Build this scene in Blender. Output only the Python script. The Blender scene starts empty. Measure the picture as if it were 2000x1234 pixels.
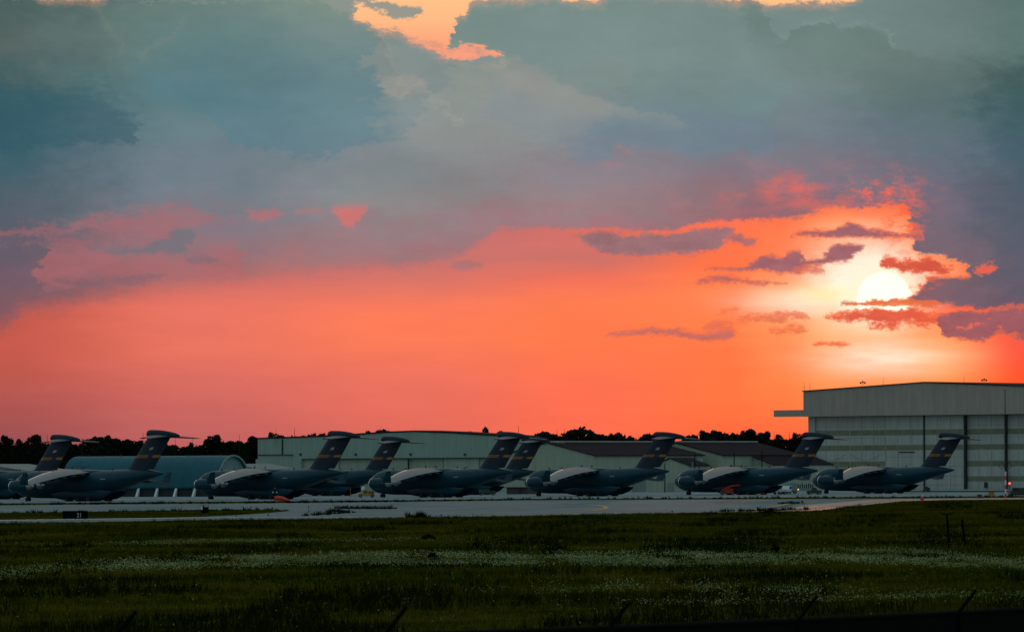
import bpy, math, random
import numpy as np
from mathutils import Vector, Matrix
random.seed(7); rng = np.random.default_rng(7)
R = math.radians
scene = bpy.context.scene
COL = scene.collection

# ------------------------------------------------------------------ camera
F = 11316.0      # focal length in photo pixels (2000 wide), a long telephoto lens
H = 6.3          # eye height
HY = 924.3       # row of the horizon at the middle of the photo
ROLL = 0.005
cam = bpy.data.cameras.new("camera"); camo = bpy.data.objects.new("camera", cam); COL.objects.link(camo)
cam.sensor_width = 36; cam.lens = 36 * F / 2000
cam.shift_y = (HY - 617) / 2000
camo.location = (0, 0, H)
camo.rotation_euler = (Matrix.Rotation(R(90), 3, 'X') @ Matrix.Rotation(-ROLL, 3, 'Z')).to_euler()
cam.clip_start = 1; cam.clip_end = 60000
cam.dof.use_dof = True; cam.dof.focus_distance = 1500; cam.dof.aperture_fstop = 5.6
scene.camera = camo
scene.view_settings.view_transform = 'Standard'; scene.view_settings.look = 'None'
scene.view_settings.exposure = 0; scene.view_settings.gamma = 1
scene.cycles.use_denoising = True
scene.cycles.max_bounces = 6

def lin(c):
    r = []
    for v in c:
        v = v / 255
        r.append(v / 12.92 if v <= .04045 else ((v + .055) / 1.055) ** 2.4)
    return (*r, 1)

# ------------------------------------------------------------------ sun
SUN_AZ = 725 / F; SUN_EL = 0.0325
sl = bpy.data.lights.new("sun", 'SUN'); so = bpy.data.objects.new("sun", sl); COL.objects.link(so)
sl.energy = 0.2; sl.angle = R(0.6); sl.color = (1, .42, .2)
sd = Vector((math.sin(SUN_AZ), math.cos(SUN_AZ), math.tan(SUN_EL)))
so.rotation_euler = sd.to_track_quat('Z', 'Y').to_euler()

# ------------------------------------------------------------------ sky (world, laid out by direction)
world = bpy.data.worlds.new("World"); scene.world = world; world.use_nodes = True
nt = world.node_tree; nt.nodes.clear()
def setin(s, v):
    if isinstance(v, bpy.types.NodeSocket): nt.links.new(v, s)
    else: s.default_value = v
def M(op, a, b=0.0, c=0.0, clamp=False):
    n = nt.nodes.new('ShaderNodeMath'); n.operation = op; n.use_clamp = clamp
    setin(n.inputs[0], a); setin(n.inputs[1], b)
    if len(n.inputs) > 2: setin(n.inputs[2], c)
    return n.outputs[0]
def mixc(f, a, b):
    n = nt.nodes.new('ShaderNodeMix'); n.data_type = 'RGBA'; n.clamp_factor = True
    setin(n.inputs[0], f); setin(n.inputs[6], a); setin(n.inputs[7], b); return n.outputs[2]
def scalec(c, f, mode='MULTIPLY'):      # colour times a grey factor, without implicit socket conversions
    g = f
    if not isinstance(f, tuple):
        n = nt.nodes.new('ShaderNodeCombineColor')
        for k in range(3): setin(n.inputs[k], f)
        g = n.outputs[0]
    n = nt.nodes.new('ShaderNodeMix'); n.data_type = 'RGBA'; n.blend_type = mode; n.inputs[0].default_value = 1
    setin(n.inputs[6], c); setin(n.inputs[7], g); return n.outputs[2]
def smooth(x, a, b):
    n = nt.nodes.new('ShaderNodeMapRange'); n.interpolation_type = 'SMOOTHSTEP'
    setin(n.inputs[0], x); setin(n.inputs[1], a); setin(n.inputs[2], b); setin(n.inputs[3], 0.0); setin(n.inputs[4], 1.0)
    return n.outputs[0]
def curve(x, pts, lo=-20.0, hi=700.0):
    x0, x1 = pts[0][0], pts[-1][0]
    t = M('DIVIDE', M('SUBTRACT', x, float(x0)), float(x1 - x0), clamp=True)
    n = nt.nodes.new('ShaderNodeFloatCurve'); c = n.mapping.curves[0]
    P = [((p[0] - x0) / (x1 - x0), (p[1] - lo) / (hi - lo)) for p in pts]
    c.points[0].location = P[0]; c.points[1].location = P[-1]
    for p in P[1:-1]: c.points.new(*p)
    for p in c.points: p.handle_type = 'VECTOR' if len(pts) < 3 else 'AUTO_CLAMPED'
    n.mapping.update(); n.inputs[0].default_value = 1; nt.links.new(t, n.inputs[1])
    return M('MULTIPLY_ADD', n.outputs[0], float(hi - lo), float(lo))
def ramp(x, stops, lo, hi):
    pos = M('DIVIDE', M('SUBTRACT', x, float(lo)), float(hi - lo), clamp=True)   # made first: nodes must follow what feeds them
    n = nt.nodes.new('ShaderNodeValToRGB'); e = n.color_ramp.elements
    n.color_ramp.interpolation = 'LINEAR'
    e[0].position = (stops[0][0] - lo) / (hi - lo); e[0].color = lin(stops[0][1])
    e[1].position = (stops[-1][0] - lo) / (hi - lo); e[1].color = lin(stops[-1][1])
    for y, c in stops[1:-1]:
        k = e.new((y - lo) / (hi - lo)); k.color = lin(c)
    nt.links.new(pos, n.inputs[0])
    return n.outputs[0]
def field(X, Y, cols, lo, hi):
    out = ramp(Y, cols[0][1], lo, hi)
    for (xa, _), (xb, st) in zip(cols, cols[1:]):
        f = smooth(X, float(xa), float(xb))
        out = mixc(f, out, ramp(Y, st, lo, hi))
    return out
tc = nt.nodes.new('ShaderNodeTexCoord'); sp = nt.nodes.new('ShaderNodeSeparateXYZ'); nt.links.new(tc.outputs['Generated'], sp.inputs[0])
AZ = M('ARCTAN2', sp.outputs[0], sp.outputs[1]); EL = M('ARCSINE', sp.outputs[2])
ax = M('MULTIPLY', AZ, F); ey = M('MULTIPLY', EL, F)
U = M('ADD', M('SUBTRACT', ax, M('MULTIPLY', ey, ROLL)), 1000.0)
V = M('SUBTRACT', HY, M('ADD', ey, M('MULTIPLY', ax, ROLL)))
def noise(sx, sy, detail, seed, rough=.55, dist=0.0):
    du, dv = M('DIVIDE', U, float(sx)), M('DIVIDE', V, float(sy))
    cb = nt.nodes.new('ShaderNodeCombineXYZ')
    nt.links.new(du, cb.inputs[0]); nt.links.new(dv, cb.inputs[1]); cb.inputs[2].default_value = seed
    n = nt.nodes.new('ShaderNodeTexNoise'); n.inputs['Scale'].default_value = 1; n.inputs['Detail'].default_value = detail
    n.inputs['Roughness'].default_value = rough; n.inputs['Distortion'].default_value = dist
    nt.links.new(cb.outputs[0], n.inputs['Vector'])
    s = nt.nodes.new('ShaderNodeSeparateColor'); nt.links.new(n.outputs['Color'], s.inputs[0])
    return [M('SUBTRACT', s.outputs[i], .5) for i in range(3)]
nA = noise(130, 62, 8, 1.3, .62)      # billow warp
nB = noise(34, 17, 7, 5.1, .68)       # fine edge warp
nE = noise(9, 6, 4, 2.2, .7)          # wisps
nC = noise(420, 150, 6, 9.7, .55)     # broad shading
nD = noise(160, 26, 5, 3.3, .55)      # long streaks
def warp(a, b, e=6.0):
    x = M('ADD', M('ADD', U, M('MULTIPLY', nE[0], e)), M('ADD', M('MULTIPLY', nA[0], a * 1.6), M('MULTIPLY', nB[0], b * 1.6)))
    y = M('ADD', M('ADD', V, M('MULTIPLY', nE[1], e)), M('ADD', M('MULTIPLY', nA[1], a), M('MULTIPLY', nB[1], b)))
    return x, y
W1 = warp(34.0, 40.0, 14.0); W2 = warp(80.0, 80.0, 14.0); W3 = warp(140.0, 70.0); W4 = warp(18.0, 26.0, 8.0)
WISP = M('ADD', M('MULTIPLY', nE[2], 2.6), M('MULTIPLY', nB[2], 2.4))
def bandmask(W, top, bot, s1=3.0, s2=3.0):
    x, y = W
    ex = 8.0 + .6 * max(s1, s2)       # past both ends the two edges cross, which closes the shape
    cl = lambda p, sg, s_: [(p[0][0] - ex, p[0][1] + sg * (3 * s_ + 4))] + list(p) + [(p[-1][0] + ex, p[-1][1] + sg * (3 * s_ + 4))]
    dt = M('DIVIDE', M('SUBTRACT', y, curve(x, cl(top, 1, s1), -320., 760.)), float(s1)); db = M('DIVIDE', M('SUBTRACT', curve(x, cl(bot, -1, s2), -320., 760.), y), float(s2))
    sd_ = M('ADD', M('SMOOTH_MIN', dt, db, .6), M('MULTIPLY', WISP, min(1.0, 6.0 / max(s1, s2))))
    return smooth(sd_, -1.0, 1.25)
def gauss(cx, cy, rx, ry, p=2.0):
    dx = M('DIVIDE', M('SUBTRACT', U, float(cx)), float(rx)); dy = M('DIVIDE', M('SUBTRACT', V, float(cy)), float(ry))
    return M('EXPONENT', M('MULTIPLY', M('ADD', M('MULTIPLY', dx, dx), M('MULTIPLY', dy, dy)), -1.0))
# clear glowing sky under the clouds
glow = field(M('ADD', U, M('MULTIPLY', nD[0], 40.0)), M('ADD', V, M('MULTIPLY', nD[1], 14.0)), [
 (0, [(400, (150, 92, 98)), (560, (158, 86, 84)), (610, (196, 90, 76)), (690, (198, 90, 76)), (760, (182, 88, 80)), (860, (155, 80, 82))]),
 (400, [(400, (178, 108, 110)), (540, (200, 108, 102)), (600, (232, 116, 98)), (680, (232, 116, 95)), (760, (212, 106, 97)), (860, (190, 98, 95))]),
 (800, [(400, (190, 115, 112)), (480, (196, 114, 110)), (545, (212, 115, 104)), (590, (244, 122, 94)), (620, (253, 124, 88)), (660, (252, 124, 86)), (740, (236, 114, 94)), (860, (224, 106, 92))]),
 (1150, [(400, (200, 112, 108)), (450, (212, 112, 104)), (510, (206, 114, 104)), (545, (240, 114, 90)), (590, (255, 124, 80)), (660, (255, 122, 76)), (760, (252, 112, 80)), (860, (252, 108, 76))]),
 (1420, [(400, (235, 108, 88)), (450, (255, 116, 78)), (520, (255, 116, 70)), (570, (255, 130, 78)), (620, (255, 128, 74)), (680, (255, 120, 70)), (780, (255, 118, 66)), (860, (255, 104, 62))]),
 (1520, [(400, (240, 106, 84)), (450, (255, 122, 76)), (520, (255, 128, 78)), (570, (255, 168, 108)), (620, (255, 152, 92)), (680, (255, 138, 80)), (780, (255, 126, 68)), (860, (255, 102, 60))]),
 (1640, [(390, (250, 104, 80)), (440, (255, 146, 84)), (500, (255, 150, 96)), (560, (255, 205, 150)), (620, (255, 190, 130)), (680, (255, 168, 104)), (760, (255, 148, 82)), (860, (255, 98, 58))]),
 (1820, [(390, (250, 100, 76)), (440, (255, 130, 78)), (520, (255, 150, 96)), (600, (255, 90, 52)), (640, (255, 150, 86)), (700, (255, 176, 112)), (760, (255, 140, 66)), (860, (255, 100, 45))]),
 (2000, [(400, (250, 100, 76)), (600, (246, 84, 60)), (680, (250, 88, 66)), (740, (255, 86, 44)), (860, (250, 80, 40))])], 380, 880)
hot = lin((255, 244, 222))
g1 = M('MULTIPLY', M('MULTIPLY', gauss(1698, 550, 96, 70), M('MULTIPLY_ADD', nB[1], 1.2, 1.0)), 1.45, clamp=True)
g2 = M('MULTIPLY', gauss(1600, 588, 125, 27), M('MULTIPLY_ADD', nD[2], .9, .78), clamp=True)
g3 = M('MULTIPLY', gauss(1715, 698, 110, 30), M('MULTIPLY_ADD', nD[2], 1.6, .62), clamp=True)
g4 = M('MULTIPLY', gauss(1690, 452, 90, 22), .3)
gl = M('MAXIMUM', M('MAXIMUM', g1, g2), M('MAXIMUM', g3, g4), clamp=True)
sky = mixc(gl, glow, hot)
sky = mixc(M('MULTIPLY', gauss(1618, 576, 60, 16), .6), sky, lin((255, 246, 170)))
sky = scalec(sky, M('ADD', M('MULTIPLY_ADD', nD[0], .14, 1.02), M('MULTIPLY', nC[1], .06)))
# the sun itself
dx = M('SUBTRACT', U, 1726.0); dy = M('MULTIPLY', M('SUBTRACT', V, 584.0), 1.02)
rr = M('SQRT', M('ADD', M('MULTIPLY', dx, dx), M('MULTIPLY', dy, dy)))
sky = mixc(M('MULTIPLY', M('EXPONENT', M('MULTIPLY', M('MAXIMUM', M('SUBTRACT', rr, 50.0), 0.0), -.05)), .6), sky, (1.1, .95, .62, 1))
sky = mixc(smooth(M('MULTIPLY', rr, -1.0), -56.0, -49.0), sky, (1.5, 1.35, .95, 1))
# grey-blue cloud deck
deck = field(W3[0], W3[1], [
 (0, [(0, (72, 96, 92)), (90, (88, 103, 100)), (160, (70, 97, 100)), (200, (58, 93, 100)), (285, (58, 94, 105)), (400, (82, 98, 108)), (450, (92, 94, 108)), (520, (110, 90, 102)), (620, (128, 88, 96))]),
 (380, [(0, (108, 132, 126)), (100, (106, 134, 132)), (200, (96, 126, 130)), (300, (108, 124, 134)), (370, (114, 126, 136)), (430, (128, 118, 128)), (520, (152, 112, 116)), (620, (160, 105, 105))]),
 (760, [(0, (134, 152, 140)), (100, (132, 150, 144)), (200, (124, 144, 146)), (300, (126, 136, 142)), (370, (134, 137, 138)), (440, (146, 124, 128)), (520, (164, 114, 116)), (620, (170, 105, 105))]),
 (1150, [(0, (136, 151, 144)), (100, (136, 151, 146)), (180, (130, 140, 138)), (240, (124, 138, 144)), (320, (136, 128, 136)), (400, (148, 124, 128)), (460, (162, 112, 118)), (620, (165, 105, 105))]),
 (1550, [(0, (128, 142, 136)), (110, (126, 140, 138)), (190, (114, 132, 134)), (270, (116, 126, 136)), (340, (128, 116, 128)), (400, (146, 106, 114)), (470, (160, 102, 108)), (640, (168, 98, 100))]),
 (1830, [(0, (106, 118, 112)), (110, (106, 119, 114)), (200, (94, 118, 120)), (300, (100, 112, 124)), (400, (110, 103, 118)), (500, (122, 102, 112)), (580, (134, 100, 108)), (660, (168, 88, 92))]),
 (2000, [(0, (74, 94, 84)), (110, (78, 102, 96)), (200, (66, 96, 100)), (300, (72, 96, 108)), (400, (84, 94, 108)), (500, (92, 94, 108)), (590, (104, 90, 106)), (660, (150, 80, 88))])], 0, 660)
def over(base, W, top, bot, col, a=1.0, s1=3.0, s2=3.0):
    m = bandmask(W, top, bot, s1, s2)
    if a != 1.0 or not isinstance(a, float): m = M('MULTIPLY', m, a)
    return mixc(m, base, col if not isinstance(col, tuple) else lin(col))
deck = over(deck, W2, [(290, 120), (560, 60), (840, 60)], [(290, 190), (420, 235), (455, 280), (520, 290), (610, 303), (720, 296), (790, 268), (840, 190)], (84, 126, 140), .5, 90., 5.)
deck = over(deck, W2, [(-300, 150), (110, 170), (270, 245)], [(-300, 290), (110, 288), (250, 280)], (46, 86, 100), .5, 30., 12.)
deck = over(deck, W2, [(985, 130), (1200, 180), (1500, 235)], [(985, 235), (1060, 280), (1150, 318), (1195, 322), (1215, 290), (1330, 300), (1500, 300)], (108, 134, 150), .5, 60., 6.)
deck = over(deck, W3, [(740, 70), (960, 120), (1200, 120)], [(740, 240), (880, 330), (1200, 200)], (156, 152, 142), .42, 40., 60.)
deck = over(deck, W2, [(870, 80), (905, 25), (1000, -60), (1500, -60)], [(870, 95), (960, 105), (1020, 150), (1500, 250)], (112, 140, 138), .5, 6., 40.)
deck = over(deck, W1, [(1480, 0), (1500, 30), (1528, 78), (1545, 80), (1560, 60), (1590, 50), (1622, 48), (1634, 66), (1648, 54), (1690, 50), (1730, 64), (1752, 96), (1900, 130)], [(1480, 100), (1700, 180), (1900, 200)], (106, 126, 120), .5, 3., 50.)
deck = over(deck, W1, [(1480, -4), (1500, 26), (1528, 74), (1545, 76), (1560, 56), (1590, 46), (1622, 44), (1634, 62), (1648, 50), (1690, 46), (1730, 60), (1752, 92)], [(1480, 0), (1500, 31), (1528, 79), (1545, 81), (1560, 61), (1590, 51), (1622, 49), (1634, 67), (1648, 55), (1690, 51), (1730, 65), (1752, 97)], (148, 158, 144), .3, 3., 6.)
deck = over(deck, W2, [(-80, 455), (60, 450), (150, 430), (205, 414), (300, 410), (400, 416), (450, 424)], [(-80, 470), (60, 470), (150, 452), (210, 464), (300, 470), (355, 452), (410, 432), (450, 428)], (170, 106, 110), .65, 16., 14.)
deck = over(deck, W2, [(100, 470), (220, 478), (330, 495), (455, 470)], [(100, 560), (220, 545), (330, 552), (455, 540)], (172, 103, 106), .65, 22., 14.)
deck = over(deck, W1, [(215, 486), (290, 478), (330, 455), (375, 450)], [(215, 492), (290, 496), (340, 492), (375, 475)], (112, 112, 122), .7, 5., 4.)
deck = over(deck, W1, [(160, 566), (230, 548), (275, 536), (320, 540)], [(160, 572), (230, 566), (275, 558), (320, 545)], (130, 100, 112), .7, 4., 4.)
deck = over(deck, W1, [(370, 500), (400, 496), (430, 500)], [(370, 508), (400, 517), (430, 508)], (130, 108, 118), .7, 4., 4.)
deck = over(deck, W4, [(476, 411), (510, 409), (545, 412)], [(476, 413), (502, 431), (545, 417)], (180, 110, 114), .75, 9., 7.)
deck = over(deck, W4, [(575, 410), (600, 408), (630, 410)], [(575, 412), (600, 417), (630, 412)], (176, 114, 116), .6, 7., 5.)
deck = over(deck, W4, [(645, 404), (680, 402), (718, 404)], [(645, 406), (664, 430), (680, 444), (700, 438), (718, 408)], (206, 112, 108), .85, 12., 6.)
red = M('MULTIPLY', smooth(nA[2], -.02, .16), M('MAXIMUM', M('MULTIPLY', gauss(1560, 375, 170, 42), .75), M('MULTIPLY', gauss(1215, 300, 60, 30), .5), clamp=True), clamp=True)
deck = mixc(red, deck, lin((224, 104, 90)))
red2 = M('MULTIPLY', smooth(nB[2], -.02, .14), M('MULTIPLY', gauss(1720, 385, 75, 34), .9), clamp=True)
deck = mixc(red2, deck, lin((246, 100, 72)))
# cumulus masses: a slightly darker body with a faint lit outline
def shade(base, W, top, bot, k, s1, s2):
    m = M('MULTIPLY_ADD', bandmask(W, top, bot, s1, s2), -k, 1.0)
    return scalec(base, m)
def lit(base, W, pts, w, a, col=(172, 164, 148)):
    return over(base, W, [(x, y - w) for x, y in pts], [(x, y + w) for x, y in pts], col, a, w * .8, w * 1.6)
E1 = [(640, 6), (690, 26), (715, 42), (738, 66), (752, 88), (762, 118), (772, 146), (790, 168)]
W5 = warp(26.0, 46.0, 12.0)
deck = shade(deck, W5, [(150, -200), (640, 0)] + E1[1:-1] + [(790, 230)], [(150, 150), (400, 200), (640, 215), (790, 240)], .05, 5., 70.)
deck = lit(deck, W5, E1, 3.5, .34)
E2 = [(738, 166), (756, 180), (780, 192), (800, 176), (815, 160), (832, 176), (846, 196), (868, 204), (880, 224), (905, 238)]
deck = lit(deck, W5, E2, 6., .32)
E3 = [(975, 98), (990, 118), (1010, 132), (1045, 128), (1075, 146), (1110, 168), (1160, 192), (1230, 214), (1320, 236)]
deck = shade(deck, W5, [(880, 60), (960, -200), (1300, -200), (1500, -200)], [(880, 92), (975, 98), (1010, 130), (1045, 128), (1110, 168), (1230, 214), (1500, 250)], .035, 30., 7.)
deck = over(deck, W5, [(975, 104), (1045, 132), (1110, 170), (1230, 214), (1330, 238)], [(975, 160), (1020, 190), (1110, 220), (1230, 236), (1330, 250)], (158, 150, 144), .34, 6., 24.)
deck = lit(deck, W5, [(850, 100), (875, 118), (900, 128), (930, 132), (985, 124)], 5., .25, (176, 160, 150))
deck = over(deck, W5, [(742, 150), (790, 148), (830, 158)], [(742, 160), (785, 190), (830, 172)], (160, 154, 144), .45, 9., 9.)
deck = lit(deck, W5, [(280, 110), (300, 96), (330, 84), (350, 60), (362, 40)], 8., .2, (140, 142, 128))
deck = lit(deck, W5, [(180, 20), (205, 50), (225, 70), (240, 100)], 9., .2, (132, 134, 118))
deck = shade(deck, W5, [(1528, 84), (1560, 60), (1622, 50), (1690, 52), (1752, 96), (1900, 135), (2300, 150)], [(1528, 110), (1650, 190), (1900, 230), (2300, 240)], .07, 4., 50.)
# shading inside the deck
sh = M('ADD', M('MULTIPLY_ADD', nC[0], .40, 1.0), M('ADD', M('MULTIPLY', nA[2], .20), M('MULTIPLY', nB[2], .06)))
deck = scalec(deck, sh)
edge = curve(W1[0], [(-600, 700), (0, 640), (55, 606), (110, 596), (260, 566), (440, 543), (560, 528), (700, 524), (850, 512), (900, 494), (945, 470), (975, 446), (1010, 452), (1090, 442), (1250, 452), (1390, 436), (1480, 432), (1560, 424), (1600, 408), (1650, 402), (1700, 404), (1735, 402), (1765, 412), (1780, 440), (1786, 470), (1792, 488), (1830, 498), (1862, 512), (1888, 520), (1896, 560), (1904, 602), (2200, 612)])
# the edge is soft on the left, crisp near the sun
soft = M('MULTIPLY_ADD', smooth(M('MULTIPLY', U, -1.0), -1150.0, -500.0), 24.0, 6.0)
dm = smooth(M('ADD', M('DIVIDE', M('SUBTRACT', edge, W1[1]), soft), M('DIVIDE', M('MULTIPLY', WISP, 6.0), soft)), -1.0, 1.1)
rim = M('MULTIPLY', M('EXPONENT', M('MULTIPLY', M('ABSOLUTE', M('SUBTRACT', M('SUBTRACT', W1[1], edge), 7.0)), -.16)), M('MULTIPLY', gauss(1740, 500, 230, 120), .75), clamp=True)
sky = mixc(rim, sky, lin((255, 122, 66)))
sky = mixc(dm, sky, deck)
# gaps at the top
gapc = ramp(V, [(-60, (255, 204, 140)), (40, (255, 188, 134)), (80, (254, 168, 126)), (118, (248, 150, 118))], -60, 120)
gt = curve(W1[0], [(-100, -30), (60, -20), (85, 2), (130, 6), (195, 7), (215, -20), (670, -20), (690, 24), (715, 44), (740, 62), (765, 64), (800, 76), (830, 90), (862, 104), (876, 96), (882, 58), (892, 40), (905, 27), (925, 9), (960, 4), (1010, 1), (1060, -12), (1140, 4), (1165, 6), (1200, -12), (1390, 0), (1440, 7), (1465, 3), (1500, 13), (1530, 8), (1600, 7), (1650, 3), (1700, -18), (2100, -20)])
gd = M('ADD', M('SUBTRACT', gt, W1[1]), M('MULTIPLY', WISP, 3.0))
sky = mixc(M('MULTIPLY', smooth(gd, -22.0, 4.0), .45), sky, lin((212, 158, 132)))
gm = smooth(gd, -4.0, 5.0)
sky = mixc(gm, sky, gapc)
sky = over(sky, W1, [(858, 104), (885, 94), (905, 88), (935, 86), (960, 94), (982, 102)], [(858, 112), (885, 116), (905, 115), (935, 112), (960, 107), (982, 105)], (250, 160, 126), M('MULTIPLY_ADD', nB[0], 2.2, .85), 3., 3.)
sky = over(sky, W1, [(660, -10), (700, 2), (740, 6), (790, 16), (826, 24)], [(660, 20), (700, 14), (735, 24), (760, 42), (790, 40), (826, 27)], (140, 148, 142), .92, 3., 4.)
sky = over(sky, W1, [(740, 68), (775, 66), (830, 80), (862, 84)], [(740, 70), (775, 70), (830, 86), (862, 96)], (190, 150, 134), .5, 3., 3.)
sky = over(sky, W1, [(-60, -40), (1000, -40), (1400, -40), (2300, -40)], [(-60, -12), (1000, -14), (1400, -14), (2300, -16)], (120, 138, 136), .8, 6., 8.)
# small clouds
SH2 = M('ADD', M('MULTIPLY_ADD', nB[2], .55, 1.0), M('MULTIPLY', nA[0], .35))
purple = (150, 98, 106)
for W, t, b, c, a, s in [
 (W4, [(1122, 460), (1150, 455), (1185, 452), (1215, 460), (1260, 457), (1320, 454), (1380, 450), (1415, 446), (1440, 458)], [(1122, 462), (1150, 480), (1180, 499), (1240, 501), (1300, 497), (1345, 494), (1395, 490), (1420, 476), (1440, 460)], (156, 112, 116), 1., 3.),
 (W4, [(1428, 462), (1442, 456), (1458, 464), (1484, 468)], [(1428, 468), (1448, 476), (1466, 478), (1484, 472)], (164, 108, 110), .95, 2.5),
 (W4, [(1546, 459), (1590, 452), (1632, 448), (1650, 441), (1666, 438), (1684, 443), (1705, 451), (1740, 456), (1800, 458)], [(1546, 461), (1600, 462), (1650, 464), (1720, 465), (1800, 466)], (158, 100, 108), 1., 2.),
 (W4, [(1376, 522), (1450, 518), (1478, 508), (1495, 500), (1528, 502), (1542, 492), (1558, 491), (1572, 506), (1605, 503), (1618, 488), (1645, 479), (1668, 480), (1684, 483)], [(1376, 524), (1450, 525), (1500, 528), (1530, 533), (1560, 532), (1578, 522), (1600, 518), (1625, 512), (1655, 508), (1672, 494), (1684, 485)], (162, 102, 108), 1., 2.2),
 (W4, [(1550, 524), (1580, 519), (1610, 528)], [(1550, 530), (1580, 531), (1610, 530)], (200, 110, 100), .7, 3.),
 (W4, [(1362, 548), (1388, 540), (1412, 538), (1450, 544), (1475, 550), (1535, 553)], [(1362, 550), (1388, 549), (1440, 551), (1490, 556), (1535, 555)], (178, 104, 104), .95, 2.),
 (W1, [(1716, 508), (1735, 502), (1756, 508), (1782, 506), (1805, 504), (1828, 514), (1850, 528)], [(1716, 512), (1742, 524), (1770, 531), (1800, 530), (1832, 534), (1850, 532)], (214, 86, 66), .95, 2.5),
 (W4, [(1648, 594), (1672, 590), (1700, 588), (1730, 587), (1758, 588), (1776, 583), (1786, 574), (1796, 562), (1812, 549), (1850, 542), (1900, 541), (1935, 520), (2300, 500)], [(1648, 596), (1700, 594), (1740, 596), (1800, 595), (1900, 597), (2300, 606)], None, 1., 2.2),
 (W1, [(1610, 621), (1650, 615), (1680, 612), (1712, 606), (1735, 612), (1762, 608), (1795, 604), (1815, 612), (1842, 608)], [(1610, 624), (1650, 629), (1690, 632), (1710, 639), (1740, 640), (1770, 632), (1800, 630), (1842, 626)], (226, 90, 66), .95, 2.6),
 (W1, [(1828, 616), (1842, 610), (1880, 608), (1915, 610), (1945, 606), (1975, 603), (2300, 600)], [(1828, 630), (1840, 652), (1880, 660), (1915, 664), (1950, 655), (1980, 662), (2300, 668)], (152, 92, 100), .95, 3.),
 (W4, [(1188, 655), (1225, 648), (1270, 643), (1320, 641), (1360, 646), (1395, 648), (1424, 642), (1436, 648)], [(1188, 657), (1225, 656), (1280, 655), (1340, 658), (1380, 663), (1424, 660), (1436, 652)], (192, 108, 100), .9, 2.2),
 (W1, [(1383, 634), (1405, 628), (1434, 632)], [(1383, 638), (1405, 641), (1434, 638)], (206, 108, 92), .6, 3.),
 (W1, [(1440, 622), (1500, 617), (1545, 614), (1575, 620)], [(1440, 624), (1500, 627), (1545, 626), (1575, 622)], (222, 108, 82), .7, 3.),
 (W1, [(1410, 606), (1424, 602), (1440, 606)], [(1410, 609), (1424, 610), (1440, 608)], (230, 116, 84), .5, 3.),
 (W1, [(1500, 646), (1540, 642), (1572, 645)], [(1500, 649), (1540, 649), (1572, 647)], (222, 108, 78), .7, 2.),
 (W4, [(1590, 673), (1620, 671), (1656, 673)], [(1590, 674), (1620, 675), (1656, 674)], (226, 104, 62), .8, 1.5),
 (W4, [(878, 516), (905, 508), (945, 516)], [(878, 518), (908, 526), (945, 518)], (168, 114, 116), .8, 3.),
 (W1, [(1905, 524), (1925, 520), (1946, 526)], [(1905, 527), (1925, 533), (1946, 528)], (230, 92, 80), .8, 2.),
]:
    cx_ = sum(q[0] for q in t) / len(t)
    if c is None:
        sky = over(sky, W, [(1690, 586), (1760, 584), (1776, 579), (1786, 570), (1796, 558), (1812, 545), (1850, 538), (1888, 538)], [(1690, 590), (1760, 590), (1800, 590), (1850, 560), (1888, 545)], (255, 112, 62), .8, 4., 4.)
    elif cx_ > 1200:
        up = [(x_, y_ - 4) for x_, y_ in t]; dn = [(x_, y_ + 3) for x_, y_ in b]
        sky = over(sky, W, up, dn, (255, 112, 62), .75 if cx_ > 1600 else .45, 4.5, 4.5)
    if c is None: cc = deck
    else:
        cc = scalec(lin(c), SH2)
    sky = over(sky, W, t, b, cc, a, s + 3.0, s + 3.0)
sky = over(sky, W4, [(1652, 593), (1690, 588), (1730, 586), (1765, 587), (1800, 585), (1830, 590)], [(1652, 597), (1700, 598), (1740, 600), (1780, 599), (1830, 597)], (236, 112, 62), .9, 2., 2.)
fl = M('MULTIPLY', smooth(nB[1], -.03, .10), M('MULTIPLY', M('MULTIPLY', gauss(1762, 430, 34, 62), 1.3, clamp=True), .85), clamp=True)
sky = mixc(fl, sky, lin((255, 104, 66)))
fl = M('MULTIPLY', smooth(nB[0], .0, .12), M('MULTIPLY', gauss(1800, 556, 30, 26), .9), clamp=True)
sky = mixc(fl, sky, lin((240, 92, 60)))
# fiery flecks between the low clouds on the right
fl = M('MULTIPLY', smooth(nB[0], .06, .16), M('MULTIPLY', gauss(1900, 632, 90, 22), .8), clamp=True)
sky = mixc(fl, sky, lin((252, 110, 80)))
fl = M('MULTIPLY', smooth(nB[1], .05, .16), M('MULTIPLY', gauss(1420, 652, 110, 22), .45), clamp=True)
sky = mixc(fl, sky, lin((255, 150, 88)))
# beyond the photographed part of the sky: a dim overcast evening with the same atmosphere
nish = nt.nodes.new('ShaderNodeTexSky'); nish.sky_type = 'NISHITA'; nish.sun_disc = False
nish.sun_elevation = SUN_EL; nish.sun_rotation = SUN_AZ
nsc = scalec(nish.outputs[0], (.06, .06, .06, 1))
over1 = ramp(M('DIVIDE', EL, R(90)), [(0, (92, 120, 132)), (.2, (108, 134, 146)), (.5, (122, 146, 156)), (1, (128, 150, 160))], 0, 1)
amb = scalec(nsc, (1, 1, 1, 1)); nA_ = nt.nodes.new('ShaderNodeMix'); nA_.data_type = 'RGBA'; nA_.blend_type = 'ADD'; nA_.inputs[0].default_value = 1; nt.links.new(amb, nA_.inputs[6]); nt.links.new(over1, nA_.inputs[7])
out = M('MAXIMUM', smooth(M('ABSOLUTE', AZ), R(7), R(40)), smooth(EL, R(6), R(22)))
sky = mixc(out, sky, nA_.outputs[2])
bg = nt.nodes.new('ShaderNodeBackground'); nt.links.new(sky, bg.inputs[0]); bg.inputs[1].default_value = 1.0
wo = nt.nodes.new('ShaderNodeOutputWorld'); nt.links.new(bg.outputs[0], wo.inputs[0])

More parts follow.
